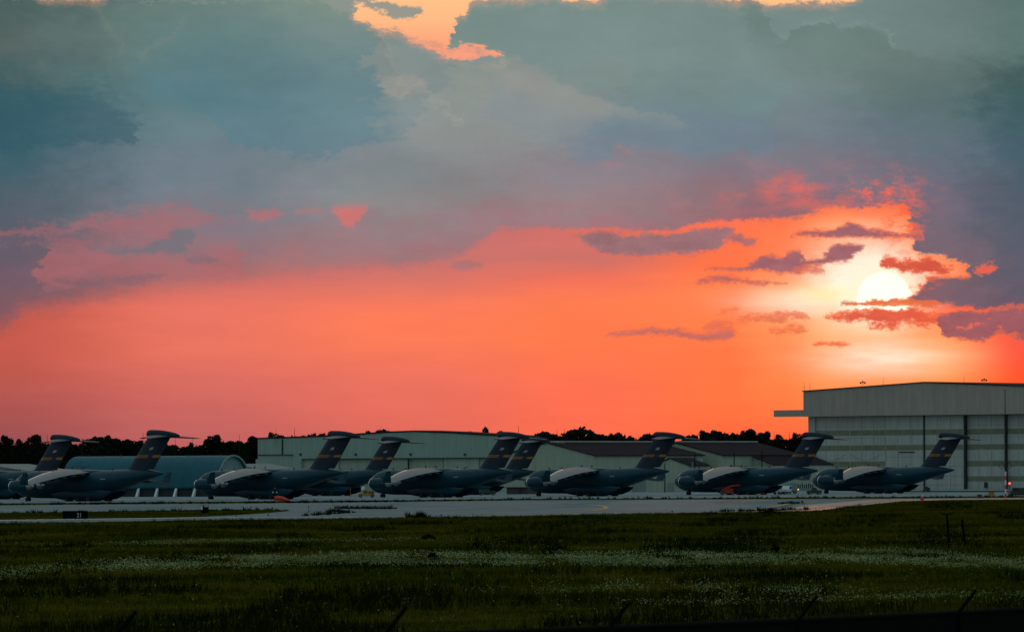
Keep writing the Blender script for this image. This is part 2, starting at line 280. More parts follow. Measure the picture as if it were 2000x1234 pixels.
# ------------------------------------------------------------------ placing things seen in the photo
def unroll(px, py):
    xx = px - 1000; u = HY - py
    return xx + ROLL * u, u - ROLL * xx
def at(px, py, d):                 # point at distance d in a given direction
    x, u = unroll(px, py); return Vector((x / F * d, d, H + u / F * d))
def gnd(px, py):                   # point of the flat ground in a given direction
    x, u = unroll(px, py); d = F * H / -u; return Vector((x / F * d, d, 0))
class Front:                       # a vertical wall line running to the right and nearer at angle phi
    def __init__(s, px, d, phi):
        s.phi = R(phi); s.c, s.s = math.cos(s.phi), math.sin(s.phi)
        x, _ = unroll(px, HY); s.O = Vector((x / F * d, d, 0))
    def p(s, px, py, b=0.0):       # local (a, z) on the plane b metres behind the front
        ox = s.O.x + b * s.s; oy = s.O.y + b * s.c
        x, u = unroll(px, py); k = x / F
        a = (k * oy - ox) / (s.c + k * s.s); d = oy - a * s.s
        return a, H + u / F * d

# ------------------------------------------------------------------ mesh building
class MB:
    def __init__(s): s.v = []; s.f = []
    def add(s, vs, fs):
        n = len(s.v); s.v += [tuple(p) for p in vs]; s.f += [tuple(i + n for i in f) for f in fs]; return s
    def box(s, x0, x1, y0, y1, z0, z1):
        return s.add([(x0, y0, z0), (x1, y0, z0), (x1, y1, z0), (x0, y1, z0), (x0, y0, z1), (x1, y0, z1), (x1, y1, z1), (x0, y1, z1)],
                     [(0, 3, 2, 1), (4, 5, 6, 7), (0, 1, 5, 4), (1, 2, 6, 5), (2, 3, 7, 6), (3, 0, 4, 7)])
    def prism(s, poly, y0, y1):    # poly in xz, extruded along y
        n = len(poly)
        return s.add([(x, y0, z) for x, z in poly] + [(x, y1, z) for x, z in poly],
                     [tuple(range(n)), tuple(range(2 * n - 1, n - 1, -1))] + [(i, (i + 1) % n + 0, (i + 1) % n + n, i + n)[::-1] for i in range(n)])
    def prismx(s, poly, x0, x1):   # poly in yz, extruded along x
        n = len(poly)
        return s.add([(x0, y, z) for y, z in poly] + [(x1, y, z) for y, z in poly],
                     [tuple(range(n)), tuple(range(2 * n - 1, n - 1, -1))] + [(i, (i + 1) % n, (i + 1) % n + n, i + n)[::-1] for i in range(n)])
    def loft(s, rings, cap=True):
        n = len(rings[0]); vs = [p for r in rings for p in r]; fs = []
        for k in range(len(rings) - 1):
            for i in range(n):
                j = (i + 1) % n; fs.append((k * n + i, k * n + j, (k + 1) * n + j, (k + 1) * n + i))
        if cap: fs.append(tuple(range(n - 1, -1, -1))); fs.append(tuple((len(rings) - 1) * n + i for i in range(n)))
        return s.add(vs, fs)
    def tube(s, p0, p1, r0, r1=None, n=10):
        r1 = r0 if r1 is None else r1; p0 = Vector(p0); p1 = Vector(p1); d = (p1 - p0).normalized()
        a = d.orthogonal().normalized(); b = d.cross(a)
        return s.loft([[p + a * (r * math.cos(2 * math.pi * i / n)) + b * (r * math.sin(2 * math.pi * i / n)) for i in range(n)] for p, r in ((p0, r0), (p1, r1))])
    def path(s, pts, r, n=6):
        for a, b in zip(pts, pts[1:]): s.tube(a, b, r, r, n)
        return s
    def lathe(s, prof, c=(0, 0, 0), axis='x', n=24):   # prof: (along, radius)
        rings = []
        for t, r in prof:
            ring = []
            for i in range(n):
                a = 2 * math.pi * i / n; q = (r * math.cos(a), r * math.sin(a))
                ring.append((c[0] + t, c[1] + q[0], c[2] + q[1]) if axis == 'x' else (c[0] + q[0], c[1] + t, c[2] + q[1]) if axis == 'y' else (c[0] + q[0], c[1] + q[1], c[2] + t))
            rings.append(ring)
        return s.loft(rings)
    def build(s, name, mat, parent=None, smooth=0, bevel=0):
        me = bpy.data.meshes.new(name); me.from_pydata(s.v, [], s.f)
        import bmesh
        bm = bmesh.new(); bm.from_mesh(me); bmesh.ops.recalc_face_normals(bm, faces=bm.faces)
        if bevel: bmesh.ops.bevel(bm, geom=[e for e in bm.edges], offset=bevel, segments=2, affect='EDGES', clamp_overlap=True)
        bm.to_mesh(me); bm.free()
        if smooth:
            for p in me.polygons: p.use_smooth = True
            me.set_sharp_from_angle(angle=R(smooth))
        me.materials.append(mat)
        o = bpy.data.objects.new(name, me); COL.objects.link(o)
        if parent: o.parent = parent
        return o
def tag(o, label=None, cat=None, group=None, kind=None):
    if label: o['label'] = label
    if cat: o['category'] = cat
    if group: o['group'] = group
    if kind: o['kind'] = kind
    return o
def empty(name, loc=(0, 0, 0), rz=0, label=None, cat=None, group=None):
    o = bpy.data.objects.new(name, None); COL.objects.link(o); o.location = loc; o.rotation_euler = (0, 0, rz)
    o.empty_display_size = .5
    return tag(o, label, cat, group)
def copy_tree(o, parent=None):
    c = o.copy(); COL.objects.link(c); c.parent = parent
    for ch in list(o.children): copy_tree(ch, c)
    return c
def text_mesh(txt, size, name, mat, parent, M4):
    cu = bpy.data.curves.new(name, 'FONT'); cu.body = txt; cu.size = size; cu.extrude = .004; cu.align_x = 'CENTER'; cu.align_y = 'CENTER'
    t = bpy.data.objects.new(name, cu); COL.objects.link(t)
    bpy.context.view_layer.update()
    me = bpy.data.meshes.new_from_object(t.evaluated_get(bpy.context.evaluated_depsgraph_get()))
    bpy.data.objects.remove(t); me.transform(M4); me.materials.clear(); me.materials.append(mat)
    o = bpy.data.objects.new(name, me); COL.objects.link(o); o.parent = parent; return o

# ------------------------------------------------------------------ materials
def mat(name, base, rough=.6, var=.12, scale=1.0, metal=0.0, bump=0.0, spec=.5, stretch=(1, 1, 1), detail=5, streak=None, emit=None, coord='Object'):
    m = bpy.data.materials.new(name); m.use_nodes = True; t = m.node_tree; b = t.nodes['Principled BSDF']
    tcn = t.nodes.new('ShaderNodeTexCoord'); mp = t.nodes.new('ShaderNodeMapping'); mp.inputs['Scale'].default_value = stretch
    t.links.new(tcn.outputs[coord], mp.inputs[0])
    n = t.nodes.new('ShaderNodeTexNoise'); n.inputs['Scale'].default_value = scale; n.inputs['Detail'].default_value = detail; n.inputs['Roughness'].default_value = .6
    t.links.new(mp.outputs[0], n.inputs['Vector'])
    cr = t.nodes.new('ShaderNodeValToRGB'); e = cr.color_ramp.elements
    e[0].position = .3; e[1].position = .72
    e[0].color = (*[c * (1 - var) for c in base], 1); e[1].color = (*[min(1, c * (1 + var)) for c in base], 1)
    t.links.new(n.outputs['Fac'], cr.inputs[0]); col = cr.outputs[0]
    if streak:
        mp2 = t.nodes.new('ShaderNodeMapping'); mp2.inputs['Scale'].default_value = streak[1]; t.links.new(tcn.outputs[coord], mp2.inputs[0])
        n2 = t.nodes.new('ShaderNodeTexNoise'); n2.inputs['Scale'].default_value = 1; n2.inputs['Detail'].default_value = 6; t.links.new(mp2.outputs[0], n2.inputs['Vector'])
        r2 = t.nodes.new('ShaderNodeMapRange'); r2.inputs[1].default_value = .35; r2.inputs[2].default_value = .75; r2.inputs[3].default_value = 0; r2.inputs[4].default_value = streak[2]
        t.links.new(n2.outputs['Fac'], r2.inputs[0])
        mx = t.nodes.new('ShaderNodeMix'); mx.data_type = 'RGBA'; t.links.new(r2.outputs[0], mx.inputs[0]); t.links.new(col, mx.inputs[6]); mx.inputs[7].default_value = (*streak[0], 1); col = mx.outputs[2]
    t.links.new(col, b.inputs['Base Color'])
    b.inputs['Roughness'].default_value = rough; b.inputs['Metallic'].default_value = metal; b.inputs['Specular IOR Level'].default_value = spec
    if bump:
        bp = t.nodes.new('ShaderNodeBump'); bp.inputs['Strength'].default_value = bump; bp.inputs['Distance'].default_value = .1
        t.links.new(n.outputs['Fac'], bp.inputs['Height']); t.links.new(bp.outputs[0], b.inputs['Normal'])
    if emit: b.inputs['Emission Color'].default_value = (*emit[0], 1); b.inputs['Emission Strength'].default_value = emit[1]
    return m
m_wing = mat('aircraft paint lightened for skylight', (.10, .118, .122), .45, .15, .5, spec=.5)  # lighter version of the aircraft grey, skylight painted into the wing colour
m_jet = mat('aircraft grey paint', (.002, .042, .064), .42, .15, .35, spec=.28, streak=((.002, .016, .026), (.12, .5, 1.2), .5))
m_jetdark = mat('dark aircraft panels', (.004, .01, .015), .5, .15, 1)
m_fin = mat('tail paint', (.008, .018, .034), .5, .12, .3, spec=.35)
m_radome = mat('radome grey', (.004, .028, .042), .5, .08, .8, spec=.35)
m_fan = mat('polished lip metal', (.75, .75, .75), .16, .1, 2, metal=.9)
m_nozzle = mat('exhaust metal', (.42, .4, .38), .35, .15, 2, metal=.7)
m_tyre = mat('rubber', (.012, .012, .013), .8, .2, 3)
m_hub = mat('wheel hub', (.3, .3, .3), .5, .1, 3)
m_glass = mat('dark glass', (.01, .014, .016), .08, .05, 1, spec=.8)
m_yellow = mat('tail stripe orange yellow', (.46, .17, .008), .5, .08, 2)
m_navy = mat('crest blue', (.008, .035, .14), .5, .1, 2)
m_pale = mat('pale stencil grey', (.3, .34, .36), .5, .1, 3)
m_ink = mat('black lettering', (.012, .012, .014), .6, .1, 3)
def flag_mat():
    m = mat('small flag', (.5, .5, .5), .6); t = m.node_tree; b = t.nodes['Principled BSDF']
    tcn = t.nodes.new('ShaderNodeTexCoord'); sx = t.nodes.new('ShaderNodeSeparateXYZ'); t.links.new(tcn.outputs['Generated'], sx.inputs[0])
    def mm(op, a, bb):
        n = t.nodes.new('ShaderNodeMath'); n.operation = op
        for i, q in enumerate((a, bb)):
            if isinstance(q, float): n.inputs[i].default_value = q
            else: t.links.new(q, n.inputs[i])
        return n.outputs[0]
    st = mm('GREATER_THAN', mm('FRACT', mm('MULTIPLY', sx.outputs[2], 6.5), 0.0), .5)
    c1 = t.nodes.new('ShaderNodeMix'); c1.data_type = 'RGBA'; t.links.new(st, c1.inputs[0]); c1.inputs[6].default_value = (.42, .2, .2, 1); c1.inputs[7].default_value = (.5, .5, .52, 1)
    can = mm('MULTIPLY', mm('GREATER_THAN', sx.outputs[0], .6), mm('GREATER_THAN', sx.outputs[2], .46))
    c2 = t.nodes.new('ShaderNodeMix'); c2.data_type = 'RGBA'; t.links.new(can, c2.inputs[0]); t.links.new(c1.outputs[2], c2.inputs[6]); c2.inputs[7].default_value = (.1, .14, .24, 1)
    t.links.new(c2.outputs[2], b.inputs['Base Color']); return m
m_flag = flag_mat()
def wall_mat(name, base, pitch=1.0, **k):    # ribbed metal cladding
    m = mat(name, base, .65, .07, .12, streak=((base[0] * .62, base[1] * .6, base[2] * .55), (.9, .9, .07), .45), **k); t = m.node_tree; b = t.nodes['Principled BSDF']
    tcn = t.nodes.new('ShaderNodeTexCoord'); w = t.nodes.new('ShaderNodeTexWave'); w.bands_direction = 'X'; w.inputs['Scale'].default_value = pitch
    t.links.new(tcn.outputs['Object'], w.inputs['Vector']); bp = t.nodes.new('ShaderNodeBump'); bp.inputs['Strength'].default_value = .35; bp.inputs['Distance'].default_value = .06
    t.links.new(w.outputs['Fac'], bp.inputs['Height']); t.links.new(bp.outputs[0], b.inputs['Normal']); return m
m_wall = wall_mat('pale green cladding', (.33, .42, .345), spec=.2)
m_wall2 = wall_mat('cream green cladding', (.40, .44, .33), spec=.2)
m_bigwall = wall_mat('grey fascia cladding', (.48, .38, .32), spec=.2)
m_bigdoor = wall_mat('pale door cladding', (.52, .50, .45), .6, spec=.2)
m_olive = mat('olive glazed band', (.26, .25, .15), .6, .15, .3, spec=.2, streak=((.09, .12, .07), (.5, 1, 1), .5))
m_mull = mat('door framing', (.22, .26, .23), .6)
m_dark = mat('dark gap', (.02, .03, .03), .8)
m_roof = mat('brown black roof', (.035, .022, .026), .9, .25, .25, spec=.05, streak=((.016, .011, .013), (.6, .05, .6), .5))
m_trim = mat('light ridge flashing', (.45, .47, .42), .5)
m_arch = mat('arched roof sheet', (.01, .11, .135), .55, .18, .2, spec=.3, streak=((.006, .07, .09), (.8, .1, .1), .5))
m_end = mat('arch end wall', (.2, .31, .29), .6, spec=.2)
m_brown = mat('brown shed', (.07, .04, .04), .7)
m_low = mat('low roof grey', (.20, .22, .20), .7)
m_white = mat('white paint', (.72, .74, .74), .45, .06, 1)
m_red = mat('orange red paint', (.75, .055, .02), .5, .15, 1)
m_orange = mat('worn orange paint', (.5, .2, .04), .5, .2, 1)
m_gse = mat('yellow equipment paint', (.5, .26, .03), .5, .2, 1)
m_gsegreen = mat('dark green equipment', (.03, .05, .04), .6, .2, 1)
m_steel = mat('galvanised steel', (.16, .17, .17), .5, .2, 2, metal=.4)
m_black = mat('black enamel', (.004, .005, .005), .9, .2, 2, spec=.03)
m_blue = mat('taxi light blue', (.02, .03, .25), .3)
m_cyan = mat('pale cyan cover', (.25, .62, .68), .5)
m_pink = mat('reddish marker base', (.35, .12, .12), .6)
m_bark = mat('bark', (.03, .024, .02), .9, .3, 2)
m_wood = mat('weathered post', (.006, .006, .005), .95, .3, 3, spec=0)
m_num = mat('sign numerals', (.5, .52, .42), .5)
m_curb = mat('concrete kerb', (.3, .32, .32), .8, .1, .5)

def ground_mat():
    m = mat('field soil and turf', (.05, .05, .003), .95, .45, .08, spec=0, streak=((.09, .06, .005), (.02, .05, 1), .6))
    return m
m_ground = ground_mat()
m_short = mat('mown grass', (.07, .075, .005), .95, .3, .15, spec=0)
def pave_mat(name, base, rough, jx, jy, rot, spec=.03):
    m = mat(name, base, rough, .10, .02, spec=spec, streak=((base[0] * .55, base[1] * .57, base[2] * .6), (.05, .012, 1), .6)); t = m.node_tree; b = t.nodes['Principled BSDF']
    tcn = t.nodes.new('ShaderNodeTexCoord'); mp = t.nodes.new('ShaderNodeMapping'); mp.inputs['Rotation'].default_value = (0, 0, rot); t.links.new(tcn.outputs['Object'], mp.inputs[0])
    br = t.nodes.new('ShaderNodeTexBrick'); br.inputs['Scale'].default_value = 1; br.offset = 0; br.inputs['Brick Width'].default_value = jx; br.inputs['Row Height'].default_value = jy; br.inputs['Mortar Size'].default_value = .09
    br.inputs['Color1'].default_value = (1, 1, 1, 1); br.inputs['Color2'].default_value = (.86, .86, .86, 1); br.inputs['Mortar'].default_value = (.38, .38, .38, 1)
    t.links.new(mp.outputs[0], br.inputs['Vector'])
    mx = t.nodes.new('ShaderNodeMix'); mx.data_type = 'RGBA'; mx.blend_type = 'MULTIPLY'; mx.inputs[0].default_value = 1
    src = b.inputs['Base Color'].links[0].from_socket; t.links.new(src, mx.inputs[6]); t.links.new(br.outputs['Color'], mx.inputs[7]); t.links.new(mx.outputs[2], b.inputs['Base Color'])
    return m
m_apron = pave_mat('apron concrete', (.27, .33, .33), .75, 7.5, 7.5, R(37))
m_taxi = pave_mat('taxiway concrete', (.16, .25, .26), .75, 7.5, 7.5, R(37))
m_sheen = pave_mat('concrete tinted with sunset sheen', (.20, .13, .15), .45, 7.5, 7.5, R(37), .3)  # pink base paints the reflected sunset into the concrete colour
m_line = mat('yellow taxi line', (.55, .3, .06), .8, .25, .3)
def blade_mat(name, c0, c1, c2):
    m = bpy.data.materials.new(name); m.use_nodes = True; t = m.node_tree; b = t.nodes['Principled BSDF']
    g = t.nodes.new('ShaderNodeNewGeometry'); tcn = t.nodes.new('ShaderNodeTexCoord')
    n = t.nodes.new('ShaderNodeTexNoise'); n.inputs['Scale'].default_value = .05; n.inputs['Detail'].default_value = 4; t.links.new(tcn.outputs['Object'], n.inputs['Vector'])
    a = t.nodes.new('ShaderNodeMath'); a.operation = 'MULTIPLY_ADD'; t.links.new(g.outputs['Random Per Island'], a.inputs[0]); a.inputs[1].default_value = .5
    s2 = t.nodes.new('ShaderNodeMath'); s2.operation = 'MULTIPLY_ADD'; t.links.new(n.outputs['Fac'], s2.inputs[0]); s2.inputs[1].default_value = 2.2; s2.inputs[2].default_value = -.85
    t.links.new(s2.outputs[0], a.inputs[2])
    cr = t.nodes.new('ShaderNodeValToRGB'); e = cr.color_ramp.elements; e[0].color = (*c0, 1); e[1].color = (*c2, 1); k = e.new(.5); k.color = (*c1, 1)
    t.links.new(a.outputs[0], cr.inputs[0]); t.links.new(cr.outputs[0], b.inputs['Base Color']); b.inputs['Roughness'].default_value = .8; b.inputs['Specular IOR Level'].default_value = 0
    return m
m_grass = blade_mat('grass blades', (.014, .022, .001), (.062, .062, .003), (.17, .115, .008))
m_leaf = blade_mat('tree leaves', (.006, .010, .007), (.012, .018, .010), (.022, .028, .014))
m_weed = blade_mat('dark weeds', (.003, .007, .002), (.008, .014, .002), (.02, .024, .003))
m_flower = blade_mat('white blossoms', (.2, .24, .09), (.34, .38, .17), (.52, .52, .26))

# ------------------------------------------------------------------ ground
def sheet(name, pts, z, m, parent=None):
    import bmesh
    me = bpy.data.meshes.new(name); bm = bmesh.new()
    vs = [bm.verts.new((p[0], p[1], z)) for p in pts]; f = bm.faces.new(vs); bm.normal_update()
    if f.normal.z < 0: f.normal_flip()
    bmesh.ops.triangulate(bm, faces=bm.faces); bm.to_mesh(me); bm.free(); me.materials.append(m)
    o = bpy.data.objects.new(name, me); COL.objects.link(o); o['kind'] = 'structure'; return o
def terrain():
    ys = [-400, -60, 0, 20, 40, 55, 70, 85, 100, 120, 140, 160, 180, 200, 260, 330, 420, 520, 640, 800, 1100, 1600, 2400, 5000, 12000, 30000]
    xs = [-20000, -4000, -800, -300, -150, -100, -70, -50, -35, -20, -10, 0, 10, 20, 35, 50, 70, 100, 150, 300, 800, 4000, 20000]
    def zf(x, y): # the verge where the photographer stands is a little higher than the field
        if y < 20: return 4.6
        t = min(1, (y - 20) / 150); return 4.6 * (1 - t) ** 1.6
    v = [(x, y, zf(x, y)) for y in ys for x in xs]; n = len(xs)
    f = [(j * n + i, j * n + i + 1, (j + 1) * n + i + 1, (j + 1) * n + i) for j in range(len(ys) - 1) for i in range(n - 1)]
    mb = MB(); mb.add(v, f); o = mb.build('ground', m_ground, smooth=60); o['kind'] = 'structure'
terrain()
G = lambda pts: [gnd(*p) for p in pts]
# apron: far concrete under the parked aircraft
ap_edge = [(-500, 987), (0, 982.5), (350, 979.5), (700, 977), (1000, 973.5), (1300, 972.5), (1600, 970.5), (1800, 969.5), (2000, 968), (2500, 966)]
far = [gnd(2600, 952), gnd(1700, 955.5), gnd(1000, 957), gnd(300, 960.5), gnd(-600, 964)]
sheet('apron', [*G(ap_edge), *far], .02, m_apron)
# taxiway nearer to the camera
tx_far = [(2600, 969.2), (2000, 971.8), (1800, 973.2), (1600, 974.2), (1300, 975.5), (1000, 977), (700, 980.5), (350, 983.5), (0, 986.5), (-500, 991)]
NEAR = [(-500, 1028), (0, 1022), (350, 1016.5), (700, 1012.5), (1000, 1007.5), (1200, 1004), (1350, 1001), (1480, 999.5), (1600, 997), (1660, 990), (1700, 985), (1760, 979), (1850, 976), (2000, 974.8), (2600, 971.5)]
sheet('taxiway', [*G(NEAR), *G(tx_far)], .03, m_taxi)
sheet('sunset_sheen_pavement', G([(1520, 998.8), (1575, 986), (1700, 976), (1760, 974.2), (1990, 972.6), (2300, 971.2), (2600, 971.6), (2000, 974.9), (1850, 976.1), (1760, 979.1), (1700, 985.1), (1660, 990.1), (1600, 997.1)]), .045, m_sheen)  # sheet added where the sunset sheen falls, its pink painted in
isl = [(-500, 1010), (0, 1002.5), (150, 1000), (300, 997.5), (450, 995.5), (560, 996.5), (562, 998), (520, 1002), (460, 1006), (400, 1009), (250, 1012.5), (120, 1014.5), (0, 1016), (-500, 1022)]
sheet('grass_island', G(isl), .06, m_short)
sheet('path', G([(-500, 1023.5), (0, 1017.5), (400, 1012), (700, 1010.5), (700, 1009.5), (400, 1010.5), (0, 1015.3), (-500, 1021.5)]), .065, m_curb)
sheet('grass_strip', G([(1740, 958.5), (2300, 957), (2300, 960.5), (1740, 961)]), .05, m_short)
def line(pts, w, m=m_line, name='taxi_line', z=.075):
    P = [gnd(*p) for p in pts]; L = []; Rr = []
    for i, p in enumerate(P):
        d = (P[min(i + 1, len(P) - 1)] - P[max(i - 1, 0)]).normalized(); n = Vector((-d.y, d.x, 0)) * w
        L.append(p + n); Rr.append(p - n)
    mb = MB(); k = len(P)
    mb.add([(q.x, q.y, z) for q in L + Rr], [(i, i + 1, k + i + 1, k + i) for i in range(k - 1)]); o = mb.build(name, m); o['kind'] = 'structure'
line([(1060, 1002.5), (1120, 1000), (1160, 997), (1180, 994), (1186, 991.5), (1178, 988.5), (1160, 986.5), (1140, 985)], .45)
line([(1425, 1000.4), (1470, 995.5), (1510, 990), (1545, 983), (1600, 979), (1680, 975.4)], .5)
line([(1436, 1001), (1480, 995.8), (1520, 990.2), (1552, 984)], .22, m_dark, 'pavement_joint')
line([(1398, 983), (1430, 978), (1450, 976.2)], .2, m_dark, 'pavement_joint')
line([(1550, 996.5), (1600, 992), (1640, 988)], .3, m_dark, 'pavement_joint')
line([(700, 996), (860, 991), (1000, 988), (1100, 986.5)], .12, m_dark, 'pavement_joint')
line([(0, 993), (300, 990), (700, 986.5), (1200, 982)], .1, m_dark, 'pavement_joint')
line([(900, 1003), (1100, 994), (1300, 987), (1500, 981)], .1, m_dark, 'pavement_joint')
line([(1640, 993), (1680, 984), (1740, 977), (1800, 974)], .2, m_dark, 'pavement_joint')
line([(860, 998), (900, 996), (960, 992), (1060, 987)], .12, m_dark, 'pavement_joint')

# ------------------------------------------------------------------ transport aircraft
def make_jet():
    root = empty('transport_aircraft')
    X = lambda st: 24.0 - st
    def ring(st, top, bot, w, n=36, e=.92):
        zc = (top + bot) / 2; hz = (top - bot) / 2; out = []
        for i in range(n):
            a = 2 * math.pi * i / n; c, s = math.cos(a), math.sin(a)
            out.append((X(st), w * math.copysign(abs(c) ** e, c), zc + hz * math.copysign(abs(s) ** e, s)))
        return out
    S = [(1.1, 5.25, 2.3, 1.5), (1.8, 5.72, 1.85, 1.95), (2.6, 6.25, 1.5, 2.35), (3.5, 6.75, 1.2, 2.7), (4.7, 7.12, 1.0, 3.0), (6.5, 7.38, .85, 3.27), (9, 7.48, .75, 3.43), (14, 7.5, .7, 3.43), (20, 7.5, .7, 3.43),
         (26, 7.5, .7, 3.43), (28, 7.5, .9, 3.43), (30, 7.54, 1.35, 3.41), (33, 7.64, 2.15, 3.32), (36, 7.72, 3.0, 3.12), (39, 7.74, 3.85, 2.75), (42, 7.7, 4.7, 2.2), (44.5, 7.55, 5.35, 1.65), (46.6, 7.3, 5.9, 1.05), (47.9, 7.05, 6.25, .6), (48.5, 6.85, 6.45, .28)]
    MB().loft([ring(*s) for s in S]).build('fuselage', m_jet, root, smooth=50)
    MB().loft([ring(*s) for s in [(0, 3.95, 3.75, .12), (.15, 4.35, 3.3, .6), (.5, 4.85, 2.8, 1.05), (1.1, 5.25, 2.3, 1.5)]]).build('radome', m_radome, root, smooth=60)
    # cockpit glazing: panes standing 3 cm proud of the nose
    win = MB()
    def surf(st, ang, off=.03):
        ss = sorted(S); 
        for (a, ta, ba, wa), (b, tb, bb, wb) in zip(ss, ss[1:]):
            if a <= st <= b: t = (st - a) / (b - a); top = ta + (tb - ta) * t; bot = ba + (bb - ba) * t; w = wa + (wb - wa) * t; break
        zc = (top + bot) / 2; hz = (top - bot) / 2; c, s = math.cos(ang), math.sin(ang)
        y = w * math.copysign(abs(c) ** .92, c); z = zc + hz * math.copysign(abs(s) ** .92, s)
        return (X(st), y * (1 + off / 2), z + off * s)
    for k in range(6):
        a0 = R(28 + k * 21); a1 = R(28 + k * 21 + 18)
        win.add([surf(2.0, a0), surf(2.0, a1), surf(3.1, a1), surf(3.1, a0)], [(0, 1, 2, 3)])
    win.build('cockpit_window', m_glass, root)
    for sy in (1, -1):
        MB().add([(X(9.3), sy * 3.47, 2.3), (X(10.2), sy * 3.47, 2.3), (X(10.2), sy * 3.47, 4.2), (X(9.3), sy * 3.47, 4.2), (X(9.3), sy * 3.40, 2.3), (X(10.2), sy * 3.40, 2.3), (X(10.2), sy * 3.40, 4.2), (X(9.3), sy * 3.40, 4.2)],
                 [(0, 1, 2, 3), (4, 5, 6, 7), (0, 1, 5, 4), (2, 3, 7, 6)]).build('door', m_jetdark, root)
        MB().box(X(32.8), X(31.2), min(sy * 3.27, sy * 3.40), max(sy * 3.27, sy * 3.40), 5.3, 5.52).build('pale_panel', m_pale, root)
        # landing gear sponson
        sp = MB(); rings = []
        for st, w, zt, zb in [(15.0, .2, 1.9, 1.5), (17, .5, 2.2, .6), (19, .7, 2.5, .3), (22, .8, 2.6, .2), (28, .8, 2.7, .2), (31, .65, 2.8, .5), (33, .4, 2.6, 1.2), (34.5, .1, 2.5, 2.2)]:
            zc, hz = (zt + zb) / 2, (zt - zb) / 2
            rings.append([(X(st), sy * (3.05 + w * math.cos(a)), zc + hz * math.sin(a)) for a in [2 * math.pi * i / 20 for i in range(20)]])
        sp.loft(rings).build('landing_gear_fairing', m_jet, root, smooth=60)
        mg = MB(); mg.box(X(28.3), X(20.7), sy * 3.3 - .2, sy * 3.3 + .2, 1.3, 1.7)
        for st in (21, 24.5, 28): mg.tube((X(st), sy * 3.3, .6), (X(st), sy * 3.3, 1.6), .16); mg.tube((X(st), sy * 2.3, .62), (X(st), sy * 4.5, .62), .11)
        g = mg.build('main_gear', m_steel, root, smooth=40)
        for st in (21, 24.5, 28):
            for oy in (2.4, 3.3, 4.2):
                MB().lathe([(-.2, .3), (-.2, .55), (-.12, .62), (.12, .62), (.2, .55), (.2, .3)], (X(st), sy * oy, .62), 'y', 18).build('wheel', m_tyre, g, smooth=40)
        # wing
        def foil(y, le, ch, z, tk, n=9):
            up = []; lo = []
            for i in range(n):
                c = (1 - math.cos(math.pi * i / (n - 1))) / 2
                t = 5 * tk * (.2969 * math.sqrt(c) - .126 * c - .3516 * c * c + .2843 * c ** 3 - .1036 * c ** 4)
                up.append((X(le + ch * c), sy * y, z + ch * (t * 1.15 + .018 * math.sin(math.pi * c)))); lo.append((X(le + ch * c), sy * y, z - ch * t * .85))
            return up + lo[-2:0:-1]
        WG = [(1.2, 14.2, 12.6, 7.1, .085), (3.4, 15.2, 11.6, 6.95, .085), (9.5, 17.8, 9.1, 6.42, .09), (14, 19.7, 7.4, 5.85, .09), (19, 21.9, 5.8, 5.1, .09), (25.9, 24.8, 3.9, 4.05, .09)]
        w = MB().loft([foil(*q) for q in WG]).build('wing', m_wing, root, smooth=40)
        le = MB(); le.path([(X(q[1] + .25), sy * q[0], q[3] + .05 + q[2] * .02) for q in WG[1:]], .17, 10); le.build('leading_edge', m_fan, w, smooth=50)
        MB().loft([[(X(24.85 + k[0]), sy * (25.9 + k[1]), 4.1 + k[2]), (X(26.2 + k[0] * .9), sy * (25.9 + k[1] + .09), 4.1 + k[2]), (X(24.85 + k[0] + k[3]), sy * (25.9 + k[1]), 4.1 + k[2]), (X(26.2 + k[0] * .9), sy * (25.9 + k[1] - .09), 4.1 + k[2])] for k in [(0, 0, -.05, 3.2), (.5, .25, .5, 2.75), (1.3, .55, 1.6, 2.2), (2.2, .85, 2.9, 1.5)]]).build('winglet', m_jet, w)
        for yy in (5.2, 8.6, 12.0, 15.6, 19.4):
            for q0, q1 in zip(WG, WG[1:]):
                if q0[0] <= yy <= q1[0]: t = (yy - q0[0]) / (q1[0] - q0[0]); te = (q0[1] + q0[2]) * (1 - t) + (q1[1] + q1[2]) * t; zz = q0[3] * (1 - t) + q1[3] * t
            sc = 1 - (yy - 5) * .025
            MB().lathe([(-1.4 * sc, .03), (-.9 * sc, .22 * sc), (.6, .38 * sc), (2.2, .36 * sc), (3.6, .08)], (X(te), sy * yy, zz - .42), 'x', 12).build('flap_fairing', m_jet, w, smooth=50)
        for q0, q1 in ((WG[1], WG[2]), (WG[2], WG[4])):   # trailing edge gap of the flaps
            pass
        for yy, st, z in ((7.3, 9.6, 3.95), (14.0, 12.2, 3.75)):
            e = MB().lathe([(6.2 - 6.2, .98), (-.0, 1.05), (1.0, 1.36), (2.4, 1.50), (4.0, 1.48), (5.0, 1.34), (5.2, 1.26)], (X(st + 5.0), sy * yy, z), 'x', 28).build('engine', m_jet, root, smooth=50)
            MB().lathe([(0, 1.10), (0, 1.26), (.13, 1.33), (.16, 1.24), (.1, 1.08)], (X(st) + .18, sy * yy, z), 'x', 28).build('inlet_lip', m_fan, e, smooth=60)
            MB().lathe([(-2.0, .12), (-1.5, .34), (-1.2, .56), (-1.15, .74), (-.2, .92), (.3, .95)], (X(st + 5.0), sy * yy, z), 'x', 24).build('exhaust_nozzle', m_nozzle, e, smooth=50)
            wz = 6.7 - (yy - 7.3) * .125
            MB().prism([(X(st + 1.6), z + 1.35), (X(st + 6.4), z + 1.0), (X(st + 11.5), wz - .35), (X(st + 9.0), wz + .1), (X(st + 7.6), wz + .15)], sy * yy - .2, sy * yy + .2).build('pylon', m_jet, e)
